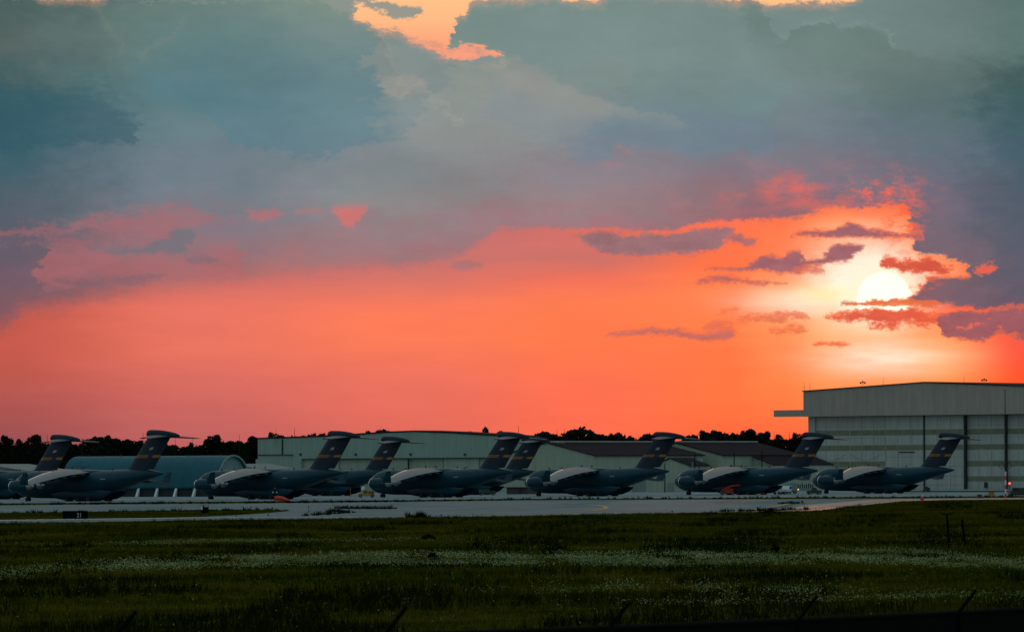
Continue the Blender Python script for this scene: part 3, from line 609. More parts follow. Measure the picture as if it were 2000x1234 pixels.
        # horizontal stabiliser
        MB().loft([foil(y_, le, ch, z, .09) for y_, le, ch, z in [(0.15, 44.6, 6.9, 15.75), (9.9, 49.7, 2.7, 15.2)]]).build('stabiliser', m_jet, root, smooth=40)
    # wing root hump
    rings = []
    for st, w, zt in [(12.5, .3, 7.46), (14, 1.6, 7.6), (16, 2.3, 7.78), (19, 2.6, 7.84), (23, 2.6, 7.8), (26, 2.2, 7.72), (29, 1.4, 7.6), (31, .3, 7.48)]:
        rings.append([(X(st), w * math.cos(a), 7.0 + (zt - 7.0) * max(0, math.sin(a)) + (-.4 if math.sin(a) < -.01 else 0)) for a in [2 * math.pi * i / 20 for i in range(20)]])
    MB().loft(rings).build('wing_root_fairing', m_jet, root, smooth=60)
    # fin with rudder
    def fsec(z, le, te, th):
        c = te - le
        return [(X(le), 0, z), (X(le + .12 * c), th * .6, z), (X(le + .35 * c), th, z), (X(te), th * .75, z), (X(te), -th * .75, z), (X(le + .35 * c), -th, z), (X(le + .12 * c), -th * .6, z)]
    ZF = lambda z: (z - 7.5) / 8.5
    LE = lambda z: 37.2 + 7.0 * ZF(z); TE = lambda z: 45.4 + 6.0 * ZF(z); HG = lambda z: LE(z) + .72 * (TE(z) - LE(z))
    TH = lambda z: .48 - .16 * ZF(z)
    fin = MB().loft([fsec(z, LE(z) - (1.6 if z < 7.6 else 0), HG(z), TH(z)) for z in (7.3, 8.0, 11, 14, 16.2)]).build('fin', m_fin, root, smooth=40)
    MB().loft([[(X(HG(z)) - .02, TH(z) * .72, z), (X(TE(z)), .05, z), (X(TE(z)), -.05, z), (X(HG(z)) - .02, -TH(z) * .72, z)] for z in (7.75, 11, 14, 15.9)]).build('rudder', m_fin, fin)
    def patch(z0, z1, f0, f1, sy, proud, name, m):   # a marking lying on the fin side
        def pt(z, f):
            c = TE(z) - LE(z); x = LE(z) + f * c; hf = f / .72; th = TH(z)
            if hf < .12: y = th * .6 * hf / .12
            elif hf < .35: y = th * (.6 + .4 * (hf - .12) / .23)
            elif hf <= 1: y = th * (1 - .25 * (hf - .35) / .65)
            else: y = th * .72 - (th * .72 - .05) * (f - .72) / .28
            return (X(x), sy * (y + proud), z)
        fs = [f0] + [q for q in (.0864, .252, .72) if f0 < q < f1] + [f1]
        mb = MB()
        for a, b in zip(fs, fs[1:]): mb.add([pt(z0, a), pt(z0, b), pt(z1, b), pt(z1, a)], [(0, 1, 2, 3)])
        return mb.build(name, m, fin)
    for sy in (1, -1):
        patch(10.55, 11.2, .03, .52, sy, .03, 'tail_stripe', m_yellow); patch(10.55, 11.2, .72, .985, sy, .03, 'tail_stripe', m_yellow)
        patch(10.6, 11.15, .59, .66, sy, .03, 'crest', m_navy)
        patch(12.45, 13.1, .40, .55, sy, .03, 'flag', m_flag)
        sx = -sy
        Mt = Matrix.Translation((X(LE(10.87) + .29 * 7.6), sy * .50, 10.87)) @ Matrix(((sx, 0, 0, 0), (0, 0, -sx * 0 + sy, 0), (0, 1, 0, 0), (0, 0, 0, 1)))
        text_mesh('CHARLESTON', .52, 'lettering', m_ink, fin, Mt)
        patch(9.7, 10.0, .30, .52, sy, .03, 'serial_band', m_ink)
    MB().loft([[(X(st), w * math.cos(a), zc + h * math.sin(a) * (1.0 if math.sin(a) > 0 else .75)) for a in [2 * math.pi * i / 16 for i in range(16)]] for st, w, zc, h in
        [(43.4, .2, 16.25, .35), (43.8, .45, 16.35, .8), (44.6, .6, 16.35, .98), (47, .68, 16.3, .98), (49, .62, 16.2, .92), (51, .5, 16.02, .8), (52.8, .3, 15.85, .58), (53.9, .1, 15.75, .28)]]).build('tail_fairing', m_fin, root, smooth=60)
    for st, z in ((8, 7.45), (12.2, 7.5), (19, 8.05), (32, 7.58), (22.5, 8.0)):
        MB().prism([(X(st), z - .05), (X(st + .5), z - .05), (X(st + .45), z + .42), (X(st + .2), z + .42)], -.05, .05).build('antenna', m_jetdark, root)
    ng = MB().tube((X(4.6), 0, .5), (X(4.3), 0, 1.6), .14).tube((X(4.6), -.55, .5), (X(4.6), .55, .5), .1).build('nose_gear', m_steel, root, smooth=40)
    for oy in (-.5, .5): MB().lathe([(-.15, .25), (-.15, .44), (-.08, .5), (.08, .5), (.15, .44), (.15, .25)], (X(4.6), oy, .5), 'y', 18).build('wheel', m_tyre, ng, smooth=40)
    return root
PSI = R(180 - 37.2)
jets = [
 (318, 8.04, 'dark grey four-engined transport jet at left end of front row, before the arched shelter'),
 (671, 7.72, 'dark grey four-engined transport jet directly behind the limp red windsock'),
 (1002, 7.40, 'dark grey four-engined transport jet with yellow ground unit at its nose'),
 (1306, 7.24, 'dark grey four-engined transport jet in front of the gabled brown-roofed hangar'),
 (1597, 7.05, 'dark grey four-engined transport jet with the orange boom lift under its wing'),
 (1863, 6.85, 'dark grey four-engined transport jet at right end of row, before the tall banded hangar'),
 (127, 7.30, 'grey transport jet in rear row, cut by left picture edge, only its tail clear'),
 (772, 6.71, 'grey transport jet in rear row, tail against the middle of the long pale hangar'),
 (1046, 6.62, 'grey transport jet in rear row, tail overlapping the right end of the long hangar'),
]
J0 = make_jet()
jc = [J0] + [copy_tree(J0) for _ in jets[1:]]
for o, (px, s, lab) in zip(jc, jets):
    d = F / s; x, _ = unroll(px, 919); tip = Vector((x / F * d, d, 0))
    loc = Vector((-24.5, 0, 0)); loc.rotate(Matrix.Rotation(PSI, 3, 'Z'))
    o.location = tip - loc; o.location.z = .03; o.rotation_euler = (0, 0, PSI)
    tag(o, lab, 'aircraft', 'transport aircraft parked in rows on the apron')

# ------------------------------------------------------------------ big banded hangar
fr = Front(1820, 2031, 40)
big = empty('aircraft_hangar', fr.O, -fr.phi, 'tall grey hangar at right with sliding doors crossed by olive bands', 'hangar')
def quad(mb, px0, px1, py0, py1, b0, b1, f=fr):   # a block whose front face fills the given window of the facade
    pts = [f.p(px0, py1, b0), f.p(px1, py1, b0), f.p(px1, py0, b0), f.p(px0, py0, b0)]
    mb.prism(pts, b0, b1); return mb
P = fr.p
b0 = -3.0
top = [fr.p(1569, 764.5, b0), fr.p(1807, 746.8, b0)]
rt = (2 * top[1][0] - top[0][0], top[0][1])
fz = fr.p(1569, 813.5, b0)[1]
MB().prism([(top[0][0], fz), (rt[0], fz), rt, top[1], top[0]], b0, 6).build('fascia', m_bigwall, big)
MB().prism([(top[0][0] - .3, top[0][1]), (top[0][0] - .3, top[0][1] + .3), (top[1][0], top[1][1] + .3), (rt[0] + .3, rt[1] + .3), (rt[0] + .3, rt[1]), top[1]], b0 - .4, 105).build('roof', m_roof, big)
wl = fr.p(1578, 850)[0]; wr = rt[0] - (wl - top[0][0])
MB().box(wl, wr, 6.2, 100, 0, fz).box(top[0][0], rt[0], 6.2, 104, fz + .01, top[0][1] - .1).build('wall', m_bigwall, big)
MB().box(wl, fr.p(1591, 850)[0] - .05, .2, 6.1, 0, fz - .02).build('side_wall', m_bigdoor, big)
for sgn in (0, 1):
    xa, xb = (fr.p(1510.5, 806, b0)[0], top[0][0] - .02)
    if sgn: xa, xb = rt[0] + .02, rt[0] + (xb - xa)
    MB().box(xa, xb, b0 + .2, 1.0, fz + .1, fz + 2.4).build('door_track', m_bigwall, big)
leaves = [(1591, 1660), (1660, 1729), (1729.5, 1804), (1806, 1882), (1887, 1962), (1965, 2040)]
bandrows = [(838.3, 849), (868, 878.5), (900, 911), (930, 940)]
zrow = [(fr.p(1820, b)[1], fr.p(1820, a)[1]) for a, b in bandrows]
for i, (a, b) in enumerate(leaves):
    yb = [.9, .9, .2, .2, 1.4, 1.4][i]
    x0 = fr.p(a, 880, yb)[0]; x1 = fr.p(b, 880, yb)[0]
    L = MB().box(x0, x1, yb, yb + .5, .05, fz - .15).build('door', m_bigdoor, big)
    fm = MB(); n = 3 if i != 2 else 3
    for k in range(1, n): x = x0 + (x1 - x0) * k / n; fm.box(x - .07, x + .07, yb - .06, yb - .003, .1, fz - .3)
    for z in ([zrow[0][1] + 1.2, zrow[1][1] + 2.6] if i not in (2, 3) else [zrow[2][1] + 1.5, zrow[2][0], zrow[3][1], 1.6]): fm.box(x0, x1, yb - .05, yb - .004, z - .05, z + .05)
    fm.build('frame', m_mull, L)
    for r, (za, zb) in enumerate(zrow):
        if i in (2, 3) and r >= 2: continue
        for k in range(n):
            w = (x1 - x0) / n
            MB().box(x0 + w * k + .15, x0 + w * (k + 1) - .15, yb - .035, yb - .002, za, zb).build('window_band', m_olive, L)
gp = MB()
for px in (1805, 1884.5, 1963.5):
    x = fr.p(px, 880)[0]; gp.box(x - .28, x + .28, -.12, 1.0, .02, fz - .1)
gp.build('door_post', m_dark, big)
quad(MB(), 1754, 1786, 881.5, 883, -.2, .1).build('canopy', m_dark, big)
quad(MB(), 1922, 1928, 941, 952, .9, 1.2).build('service_box', m_dark, big)
for px, y0 in ((1571, 745), (1582, 747), (1725, 736), (1800, 743), (1883, 732)):
    a, z = fr.p(px, 760, 0); z1 = fr.p(px, y0, 0)[1]
    zb = top[0][1] + (top[1][1] - top[0][1]) * max(0, 1 - abs(a - top[1][0]) / (top[1][0] - top[0][0])) + .4
    MB().tube((a, 0, zb), (a, 0, z1), .06, .03, 6).build('lightning_rod', m_steel, big)
for px in (1685, 1922):
    a, _ = fr.p(px, 750, -2); zb = top[0][1] + (top[1][1] - top[0][1]) * max(0, 1 - abs(a - top[1][0]) / (top[1][0] - top[0][0])) + .5
    fo = empty('floodlight_cluster', (0, 0, 0), 0, 'cluster of roof floodlights ' + ('left of the ridge' if px < 1800 else 'right of the ridge') + ' of the tall banded hangar', 'floodlight', 'floodlights on the hangar roof')
    fo.location = big.matrix_basis @ Vector((a, -2, zb)) if False else (Matrix.Translation(fr.O) @ Matrix.Rotation(-fr.phi, 4, 'Z')) @ Vector((a, -2, zb)); fo.rotation_euler = (0, 0, -fr.phi)
    MB().tube((0, 0, 0), (0, 0, .9), .06).tube((-.9, 0, .9), (.9, 0, .9), .05).build('bracket', m_steel, fo)
    for q, zz in ((-.9, 1.1), (0, 1.4), (.9, 1.1)): MB().lathe([(-.25, .18), (0, .36), (.12, .36)], (q, 0, zz), 'y', 12).build('lamp', m_dark, fo, smooth=40)
MB().path([(fr.p(1592, 880)[0] + k * 1.0, .55, zrow[2][1] + 2.6 - 2.2 * math.sin(math.pi * k / 13)) for k in range(14)], .05).path([(fr.p(1660, 880)[0] + k * 1.0, .55, zrow[2][1] + 2.6 - 2.2 * math.sin(math.pi * k / 13)) for k in range(14)], .05).build('hanging_cable', m_mull, big)

# ------------------------------------------------------------------ long pale hangar
f1 = Front(1020, 1965, 40)
h1 = empty('aircraft_hangar', f1.O, -f1.phi, 'long low pale hangar with a shallow peaked roof behind the middle aircraft', 'hangar')
prof = [(503.5, 857), (551, 855.5), (640, 852), (700, 848.5), (760, 844.5), (810, 842.8), (880, 845.5), (940, 849.5), (1006, 853)]
T = [f1.p(x, y) for x, y in prof]; hz1 = f1.p(800, 894)[1]
MB().prism([(T[0][0], hz1), (T[-1][0], hz1)] + T[::-1], 0, 4).build('fascia', m_wall, h1)
MB().prism([(a, z) for a, z in T] + [(a, z + .45) for a, z in T[::-1]], -.3, 14).build('roof', m_roof, h1)
MB().box(T[0][0], T[-1][0], 4.1, 13, 0, hz1).box(T[0][0], T[-1][0], 4.2, 13.2, hz1 + .01, T[0][1] - .1).build('wall', m_wall2, h1)
xl = f1.p(590, 900)[0]
MB().box(T[0][0] - .6, xl, -.5, 4, 0, hz1 - .02).build('annex_wall', m_wall, h1)
quad(MB(), 503, 572, 887.3, 889, -.55, -.3, f1).build('annex_trim', m_dark, h1)
quad(MB(), 550, 552, 857, 887, -.3, -.05, f1).build('downpipe', m_dark, h1)
dl = [590, 662, 735, 797, 866, 936, 1005]
for i, (a, b) in enumerate(zip(dl, dl[1:])):
    yb = .8 + .5 * (i % 2); x0 = f1.p(a, 910, yb)[0]; x1 = f1.p(b, 910, yb)[0] - .12
    L = MB().box(x0 + .12, x1, yb, yb + .4, .05, hz1 - .25).build('door', m_wall2, h1)
    fm = MB()
    for k in range(1, 4): x = x0 + (x1 - x0) * k / 4; fm.box(x - .05, x + .05, yb - .05, yb - .003, .1, hz1 - .4)
    fm.box(x0 + .3, x1 - .3, yb - .05, yb - .004, hz1 * .68, hz1 * .68 + .1); fm.build('frame', m_mull, L)
MB().box(xl, T[-1][0], -.08, 1.4, hz1 - .28, hz1 - .012).build('door_track', m_dark, h1)
quad(MB(), 796, 797.6, 895, 925, .2, .6, f1).build('door_post', m_dark, h1)
for px in (586, 694, 801, 907): quad(MB(), px - 1.6, px + 1.6, 885, 889, -.4, -.02, f1).build('wall_lamp', m_dark, h1)
MB().tube((f1.p(539, 880, -.7)[0], -.7, f1.p(539, 870, -.7)[1]), (f1.p(539, 880, -.7)[0], -.7, f1.p(539, 834, -.7)[1]), .07, .03, 6).build('antenna_mast', m_steel, h1)

# ------------------------------------------------------------------ gabled hangars, near corner given
def gabled(name, label, px, d, halfw, ze, zr, depth, phi=40, wallm=m_wall2, roofm=m_roof, cat='hangar', group=None, trim=True):
    f = Front(px, d, phi)
    o = empty(name, f.O, -f.phi, label, cat, group)
    MB().prism([(-2 * halfw, 0), (0, 0), (0, ze), (-halfw, zr), (-2 * halfw, ze)], 0, depth).build('wall', wallm, o)
    ov = .8; s = (zr - ze) / halfw
    MB().prism([(-2 * halfw - ov, ze - s * ov + .05), (-halfw, zr + .05), (ov, ze - s * ov + .05), (ov, ze - s * ov + .35), (-halfw, zr + .4), (-2 * halfw - ov, ze - s * ov + .35)], -.5, depth + .5).build('roof', roofm, o)
    if trim: MB().box(-halfw - .5, -halfw + .5, -.6, depth + .6, zr + .41, zr + .8).build('ridge_cap', m_trim, o)
    return o, f
g1_, fg1 = gabled('aircraft_hangar', 'gabled hangar with dark brown roof right of the long pale hangar', 1160, 1900, 20, 12.0, 16.2, 58)
ms = MB(); 
for k in range(7): ms.box(.02, .12, 3 + k * 8, 8.2 + k * 8, 6.6, 7.6)
ms.build('window', m_olive, g1_)
MB().box(.03, .14, 20, 27, 0, 5.2).box(.03, .14, 38, 45, 0, 5.2).build('door', m_mull, g1_)
g2_, fg2 = gabled('aircraft_hangar', 'gabled hangar with dark roof and white ridge left of the tall banded hangar', 1410, 1945, 19.5, 12.0, 16.2, 44)
MB().box(.02, .12, 4, 14, 7.3, 8.6).box(.02, .12, 22, 32, 7.3, 8.6).build('window', m_olive, g2_)
MB().box(-16, -9, -.1, -.02, 7.2, 8.4).box(-34, -30, -.1, -.02, 0, 4).build('vent_panel', m_olive, g2_)
MB().prism([(.9, 11.4), (9.5, 8.6), (9.5, 8.9), (.9, 11.75)], 16, 50).build('side_roof', m_roof, g2_)
MB().prism([(.02, 0), (9.2, 0), (9.2, 8.6), (.02, 11.3)], 17, 49).build('side_wall', m_wall2, g2_)
g3_, _ = gabled('annex_building', 'small dark-roofed annex behind the tail of the fourth front jet', 1345, 1880, 7.5, 8.6, 10.8, 10, cat='building', trim=False)
MB().box(-9, -6, -.08, -.02, 0, 3).build('door', m_mull, g3_)
MB().box(-5, -2, -.08, -.02, 4, 5).build('window', m_olive, g3_)
# brown shed by the nose of the fourth jet
fb = Front(1030, 1760, 38)
sb = empty('storage_shed', fb.O, -fb.phi, 'low reddish brown shed beside the nose of the fourth front jet', 'shed')
MB().box(-8.0, 0, 0, 5, .02, 1.95).build('wall', m_brown, sb); MB().box(-8.4, .3, -.4, 5.4, 1.96, 2.15).build('roof', m_roof, sb)
MB().box(-3.5, -2.2, -.06, -.01, .02, 1.7).build('door', m_dark, sb)
# low buildings on the left
for (px, d, w, ze, zr, dep, lab) in ((82, 1900, 22, 7.0, 9.9, 30, 'long low grey-roofed building at far left behind the rear row tail'), (504, 1930, 9, 8.0, 9.6, 26, 'low beige-roofed building between the arched shelter and the long pale hangar')):
    lo, _ = gabled('low_building', lab, px, d, w, ze, zr, dep, 25, m_low, m_low, 'building', None, False)
    MB().box(-2 * w + 2, -2 * w + 5, -.08, -.02, 0, 3).build('door', m_mull, lo)
    MB().box(-w, -w + 5, -.08, -.02, 3.5, 4.8).build('window', m_dark, lo)

# ------------------------------------------------------------------ arched shelter
fa = Front(424, 1690, 30)
ar = empty('arched_shelter', fa.O, -fa.phi, 'teal arched shelter with rounded roof behind the two leftmost front jets', 'shelter')
La = fa.p(121, 930)[0]; zs = 2.8; zt = 11.7; hw = 8.2
def arc(off=0, n=22, z0=zs): return [(hw - (hw + off) * math.cos(math.pi * i / n), z0 + (zt - zs + off) * math.sin(math.pi * i / n) ** .9) for i in range(n + 1)]
A = arc(0); B = arc(.3)
MB().prismx(B + A[::-1], La, .35).build('roof', m_arch, ar, smooth=30)
MB().prismx([(y, z) for y, z in A], -.6, -.3).build('end_wall', m_end, ar)
MB().prismx([(y, z) for y, z in A], La + .3, La + .6).build('end_wall', m_end, ar)
MB().prismx(arc(.5) + A[::-1], .36, .7).build('arch_rim', m_end, ar, smooth=30)
MB().box(La + .4, -.4, .5, 2 * hw - .5, 0, zs - .02).build('open_side_shade', m_dark, ar)  # dark block painted in for the shade of the open base
MB().box(La, .3, -.2, .25, zs - .3, zs - .03).build('eave_beam', m_arch, ar)
for k in range(9):
    x = La + 1 + k * (-La - 2) / 8
    MB().prismx([(-1.6, 0), (-.5, 0), (.05, zs - .32), (-.25, zs - .32)], x - .35, x + .35).build('buttress', m_white, ar)
for k in range(5):
    x = La + 4 + k * (-La - 8) / 4
    MB().tube((x, hw, zt + .25), (x, hw, zt + .75), .28, .34, 10).build('roof_vent', m_dark, ar)

# ------------------------------------------------------------------ trees
def tree_proto(kind, seed):
    r = np.random.default_rng(seed)
    tr = MB(); tr.tube((0, 0, 0), (.3, .1, .5 * 18), .34, .22, 8).tube((.3, .1, 9), (.1, -.1, 15.5), .22, .07, 6)
    cl = []
    if kind == 'dense': spec = [(0, 0, 12, 5.4, 6.0), (-2.6, .5, 9, 4, 4), (2.8, -.5, 9.5, 4, 4), (.5, 0, 15, 3.6, 3.2)]
    elif kind == 'airy': spec = []
    else: spec = [(0, 0, 8, 5.5, 5.5), (3, 0, 6, 4, 4), (-3, 0, 6.5, 4, 4)]
    if kind == 'airy':
        for k in range(15):
            a = r.uniform(0, 6.28); rad = r.uniform(.6, 5.2); z = r.uniform(9.5, 17)
            if z > 15.5: rad *= .5
            spec.append((rad * math.cos(a), rad * math.sin(a), z, r.uniform(1.3, 2.2), r.uniform(.9, 1.5)))
            tr.tube((.2, 0, z * .72), (rad * math.cos(a), rad * math.sin(a), z), .11, .03, 5)
        n = 150
    else:
        for k in range(16):
            s = spec[r.integers(0, len(spec))]; a = r.uniform(0, 6.28); ph = r.uniform(-.3, 1.2)
            q = (s[0] + s[3] * .85 * math.cos(a) * math.cos(ph), s[1] + s[3] * .85 * math.sin(a) * math.cos(ph), s[2] + s[4] * .9 * math.sin(ph))
            cl.append((*q, r.uniform(1.0, 1.9), r.uniform(.8, 1.5)))
            tr.tube((.1, 0, max(3, q[2] * .6)), q, .12, .03, 5)
        n = 120
    V = []; Fc = []
    for (x, y, z, a, b), cnt in [(s, n if kind == 'airy' else 420) for s in spec] + [(s, n) for s in cl]:
        u = r.normal(size=(cnt, 3)); u /= np.linalg.norm(u, axis=1)[:, None]
        rad = r.uniform(.45, 1.06, cnt) ** .6
        p = u * rad[:, None] * np.array([a, a, b]) + np.array([x, y, z])
        for q in p:
            s = r.uniform(.28, .62); e1 = r.normal(size=3); e1 /= np.linalg.norm(e1); e2 = np.cross(e1, r.normal(size=3)); e2 /= np.linalg.norm(e2)
            k = len(V); V += [tuple(q - e1 * s), tuple(q + e2 * s * .7), tuple(q + e1 * s), tuple(q - e2 * s * .7)]; Fc.append((k, k + 1, k + 2, k + 3))
    cm = MB(); cm.v = V; cm.f = Fc
    o = empty('tree'); tr.build('trunk', m_bark, o, smooth=40)
    me = bpy.data.meshes.new('crown'); me.from_pydata(V, [], Fc); me.materials.append(m_leaf)
    c = bpy.data.objects.new('crown', me); COL.objects.link(c); c.parent = o
    return o, max(v[2] for v in V)
protos = {('dense', 0): tree_proto('dense', 1), ('dense', 1): tree_proto('dense', 5), ('airy', 0): tree_proto('airy', 2), ('airy', 1): tree_proto('airy', 8), ('low', 0): tree_proto('low', 3), ('low', 1): tree_proto('low', 11)}
TR = [ # px, top row, crown width, kind, label
 (10, 848, 36, 'airy', 'open-crowned pine against the sky at the far left edge'),
 (38, 856, 34, 'dense', 'dark rounded tree just right of the leftmost open-crowned pine'),
 (66, 847, 52, 'dense', 'broad tall dark tree left of the leftmost aircraft tail'),
 (92, 862, 34, 'low', 'lower dark tree touching the leftmost tail fairing'),
 (128, 874, 40, 'low', 'low dark tree behind the leftmost aircraft fin'),
 (160, 880, 38, 'low', 'lowest bushy tree right of the leftmost aircraft fin'),
 (190, 872, 36, 'low', 'small dark tree left of the tall open tree over the shelter'),
 (217, 848, 52, 'airy', 'tall open tree rising above the arched shelter roof'),
 (246, 856, 40, 'dense', 'dense tree just right of the tall open tree over the shelter'),
 (280, 858, 42, 'low', 'wide dark tree just left of the largest front aircraft tail'),
 (312, 864, 40, 'low', 'dark tree hidden mostly by the largest front aircraft tail'),
 (342, 867, 36, 'low', 'low dark tree below the stabiliser of the largest front tail'),
 (376, 862, 44, 'low', 'bushy tree between the low tree and the tall domed tree above the shelter'),
 (416, 848, 62, 'dense', 'tall domed dark tree above the right part of the arched shelter'),
 (448, 860, 34, 'airy', 'thin open tree over the end wall of the arched shelter'),
 (468, 862, 34, 'low', 'dark bushy tree between arched shelter and long hangar'),
 (492, 850, 42, 'dense', 'dark tree standing at the left corner of the long pale hangar'),
 (534, 843, 34, 'dense', 'tree top with slender mast above left end of the long hangar'),
 (549, 847, 22, 'airy', 'small open tree top right of the hangar mast'),
 (575, 849, 26, 'low', 'low tree top over the hangar roof left of the second front tail'),
 (592, 849, 22, 'dense', 'small rounded tree top over the long hangar roof'),
 (608, 845, 24, 'dense', 'dark pointed tree top nearest left of the lone airy one'),
 (628, 844, 18, 'airy', 'lone airy tree top just left of the second front tail'),
 (721, 840, 14, 'dense', 'first tiny tree top peeking over the long hangar roof'),
 (746, 836, 18, 'airy', 'sparse middle tree top peeking over the long hangar roof'),
 (765, 839, 14, 'airy', 'third tiny tree top left of the hangar roof peak'),
 (913, 841, 28, 'dense', 'low rounded tree top on the right slope of the hangar roof'),
 (949, 832, 50, 'airy', 'tallest spreading pine over the right slope of the long hangar'),
 (976, 840, 22, 'dense', 'round tree top touching the third front tail'),
 (1012, 846, 30, 'low', 'dark tree top hidden behind the third front tail'),
 (1062, 843, 36, 'dense', 'dark tree right above the third rear-row tail'),
 (1088, 852, 32, 'low', 'low tree over the brown roof right of the rear-row tail'),
 (1102, 848, 30, 'low', 'second low tree over the left end of the brown roof'),
 (1124, 845, 36, 'airy', 'open tree above the left third of the brown gabled roof'),
 (1152, 849, 34, 'low', 'dark bush-like tree over the middle of the brown gabled roof'),
 (1178, 847, 44, 'dense', 'wide dark tree over the middle of the brown gabled roof'),
 (1204, 843, 40, 'dense', 'tallest dark tree over the brown gabled roof'),
 (1226, 849, 26, 'airy', 'airy tree at the right of the tallest tree over the brown roof'),
 (1248, 860, 34, 'low', 'low tree in the dip left of the fourth front tail'),
 (1266, 852, 26, 'airy', 'airy tree just left of the fourth front tail'),
 (1300, 860, 30, 'low', 'low tree behind the top of the fourth front tail'),
 (1332, 862, 24, 'low', 'small tree right of the fourth front tail at the roof ridge'),
 (1366, 858, 34, 'low', 'low tree at the left end of the white ridge'),
 (1392, 853, 34, 'low', 'rounded tree over the left part of the white ridge'),
 (1416, 851, 38, 'low', 'wide dark tree left of the twin tall pines'),
 (1447, 839, 48, 'airy', 'left one of the tall pines above the white ridge'),
 (1468, 836, 46, 'dense', 'tallest pine above the white ridge'),
 (1492, 840, 48, 'airy', 'right one of the tall pines above the white ridge'),
 (1512, 853, 30, 'low', 'low dark tree right of the tall pines'),
 (1523, 847, 26, 'dense', 'small rounded tree left of the fifth front tail'),
 (1541, 854, 26, 'low', 'low tree between the small rounded tree and the tall hangar'),
 (1557, 844, 28, 'dense', 'pointed dark tree at the left corner of the tall banded hangar'),
 (1572, 846, 22, 'airy', 'open tree touching the left edge of the tall banded hangar'),
]
used = set()
for i, (px, ty, w, kind, lab) in enumerate(TR):
    key = (kind, i % 2); pr, hh = protos[key]
    o = pr if key not in used else copy_tree(pr); used.add(key)
    d = 2330 + (i * 37) % 90; p = at(px, ty, d)
    o.location = (p.x, p.y, 0); sz = p.z / hh
    sx = w / F * d / (11.5 if kind != 'low' else 13)
    o.scale = (max(sx, sz * .55), max(sx, sz * .55), sz); o.rotation_euler = (0, 0, i * 2.4)
    tag(o, lab, 'tree', 'trees of the dark tree line behind the airfield buildings')
# unbroken woods further back
def woods():
    V = []; Fc = []; r = np.random.default_rng(4)
    xs = []
    for k in range(460):
        px = r.uniform(-350, 1700); top = 869 + 7 * math.sin(px * .021) + 4 * math.sin(px * .053 + 1) - r.uniform(0, 6)
        if px > 600: top -= 8
        if px > 1330: top -= 5
        if 1040 < px < 1290: top -= 6 + 5 * math.sin(px * .09)
        d = r.uniform(2440, 2520); p = at(px, top, d)
        for _ in range(150):
            z = p.z * r.uniform(.0, 1) ** .7; wd = 5.5 * math.sqrt(max(.05, 1 - (z / p.z) ** 3))
            q = np.array([p.x + r.normal() * wd * .5, p.y + r.normal() * 3, z]); s = r.uniform(.5, 1.3)
            e1 = r.normal(size=3); e1 /= np.linalg.norm(e1); e2 = np.cross(e1, r.normal(size=3)); e2 /= np.linalg.norm(e2)
            n = len(V); V += [tuple(q - e1 * s), tuple(q + e2 * s), tuple(q + e1 * s), tuple(q - e2 * s)]; Fc.append((n, n + 1, n + 2, n + 3))
    me = bpy.data.meshes.new('woods'); me.from_pydata(V, [], Fc); me.materials.append(m_leaf)
    o = bpy.data.objects.new('woods', me); COL.objects.link(o); tag(o, 'unbroken dark woods behind the airfield', 'woods', kind='stuff')
woods()

# ------------------------------------------------------------------ grass and flowers
NP = np.array(NEAR, float)
def tufts(name, P, hgt, wid, nb, m, seed, lean=.35):
    r = np.random.default_rng(seed); n = len(P)
    B = np.repeat(P, nb, 0); N = len(B)
    hh = np.repeat(hgt, nb) * r.uniform(.5, 1.15, N); ww = np.repeat(wid, nb) * r.uniform(.6, 1.3, N)
    B = B + np.c_[r.normal(0, 1, (N, 2)) * .16, np.zeros(N)]
    an = r.uniform(0, math.pi, N); dx = np.cos(an) * ww; dy = np.sin(an) * ww
    l = r.normal(0, lean, (N, 2)) * hh[:, None]
    V = np.empty((N, 3, 3)); V[:, 0] = B - np.c_[dx, dy, np.zeros(N)]; V[:, 1] = B + np.c_[dx, dy, np.zeros(N)]; V[:, 2] = B + np.c_[l, hh]
    V[:, :2, 2] -= .03
    me = bpy.data.meshes.new(name); me.vertices.add(N * 3); me.vertices.foreach_set('co', V.ravel())
    me.loops.add(N * 3); me.loops.foreach_set('vertex_index', np.arange(N * 3)); me.polygons.add(N); me.polygons.foreach_set('loop_start', np.arange(0, N * 3, 3)); me.polygons.foreach_set('loop_total', np.full(N, 3))
    me.update(); me.materials.append(m); o = bpy.data.objects.new(name, me); COL.objects.link(o); return o
def scatter(n, d0, d1, az=.125, seed=0, power=1.0):
    r = np.random.default_rng(seed); u = r.uniform(0, 1, n); d = (d0 ** power + u * (d1 ** power - d0 ** power)) ** (1 / power)
    a = r.uniform(-1, 1, n); return np.c_[(d * (az - .022) + 13) * a, d, np.zeros(n)]
def rows(P):     # photo column and row of ground points, for reading off where the field ends
    x = P[:, 0] / P[:, 1] * F; u = -H / P[:, 1] * F
    return 1000 + x - ROLL * u, HY - (u + ROLL * x)
def infield(P, m=0.0):
    px, py = rows(P); return py > np.interp(px, NP[:, 0], NP[:, 1]) + m
def patchy(P, s, seed):
    r = np.random.default_rng(seed); v = 0
    for k in range(5):
        a = r.uniform(0, 6.28); f = s * r.uniform(.6, 1.9); v = v + np.sin((P[:, 0] * math.cos(a) * 2.2 + P[:, 1] * math.sin(a) * .6) * f + r.uniform(0, 6.28))
    return v / 2.2
P1 = scatter(105000, 185, 1250, seed=1, power=.9); P1 = P1[infield(P1, .6)]
q = patchy(P1, .09, 3); hgt = .30 + .13 * q + .12 * rng.random(len(P1)); hgt = np.clip(hgt, .12, .75)
hgt = hgt * np.interp(P1[:, 1], [200, 500, 1200], [1, .9, .75])
o = tufts('grass', P1, hgt, np.interp(P1[:, 1], [185, 1200], [.022, .07]), 8, m_grass, 11); tag(o, 'rough dark field grass in the foreground', 'grass', kind='stuff')
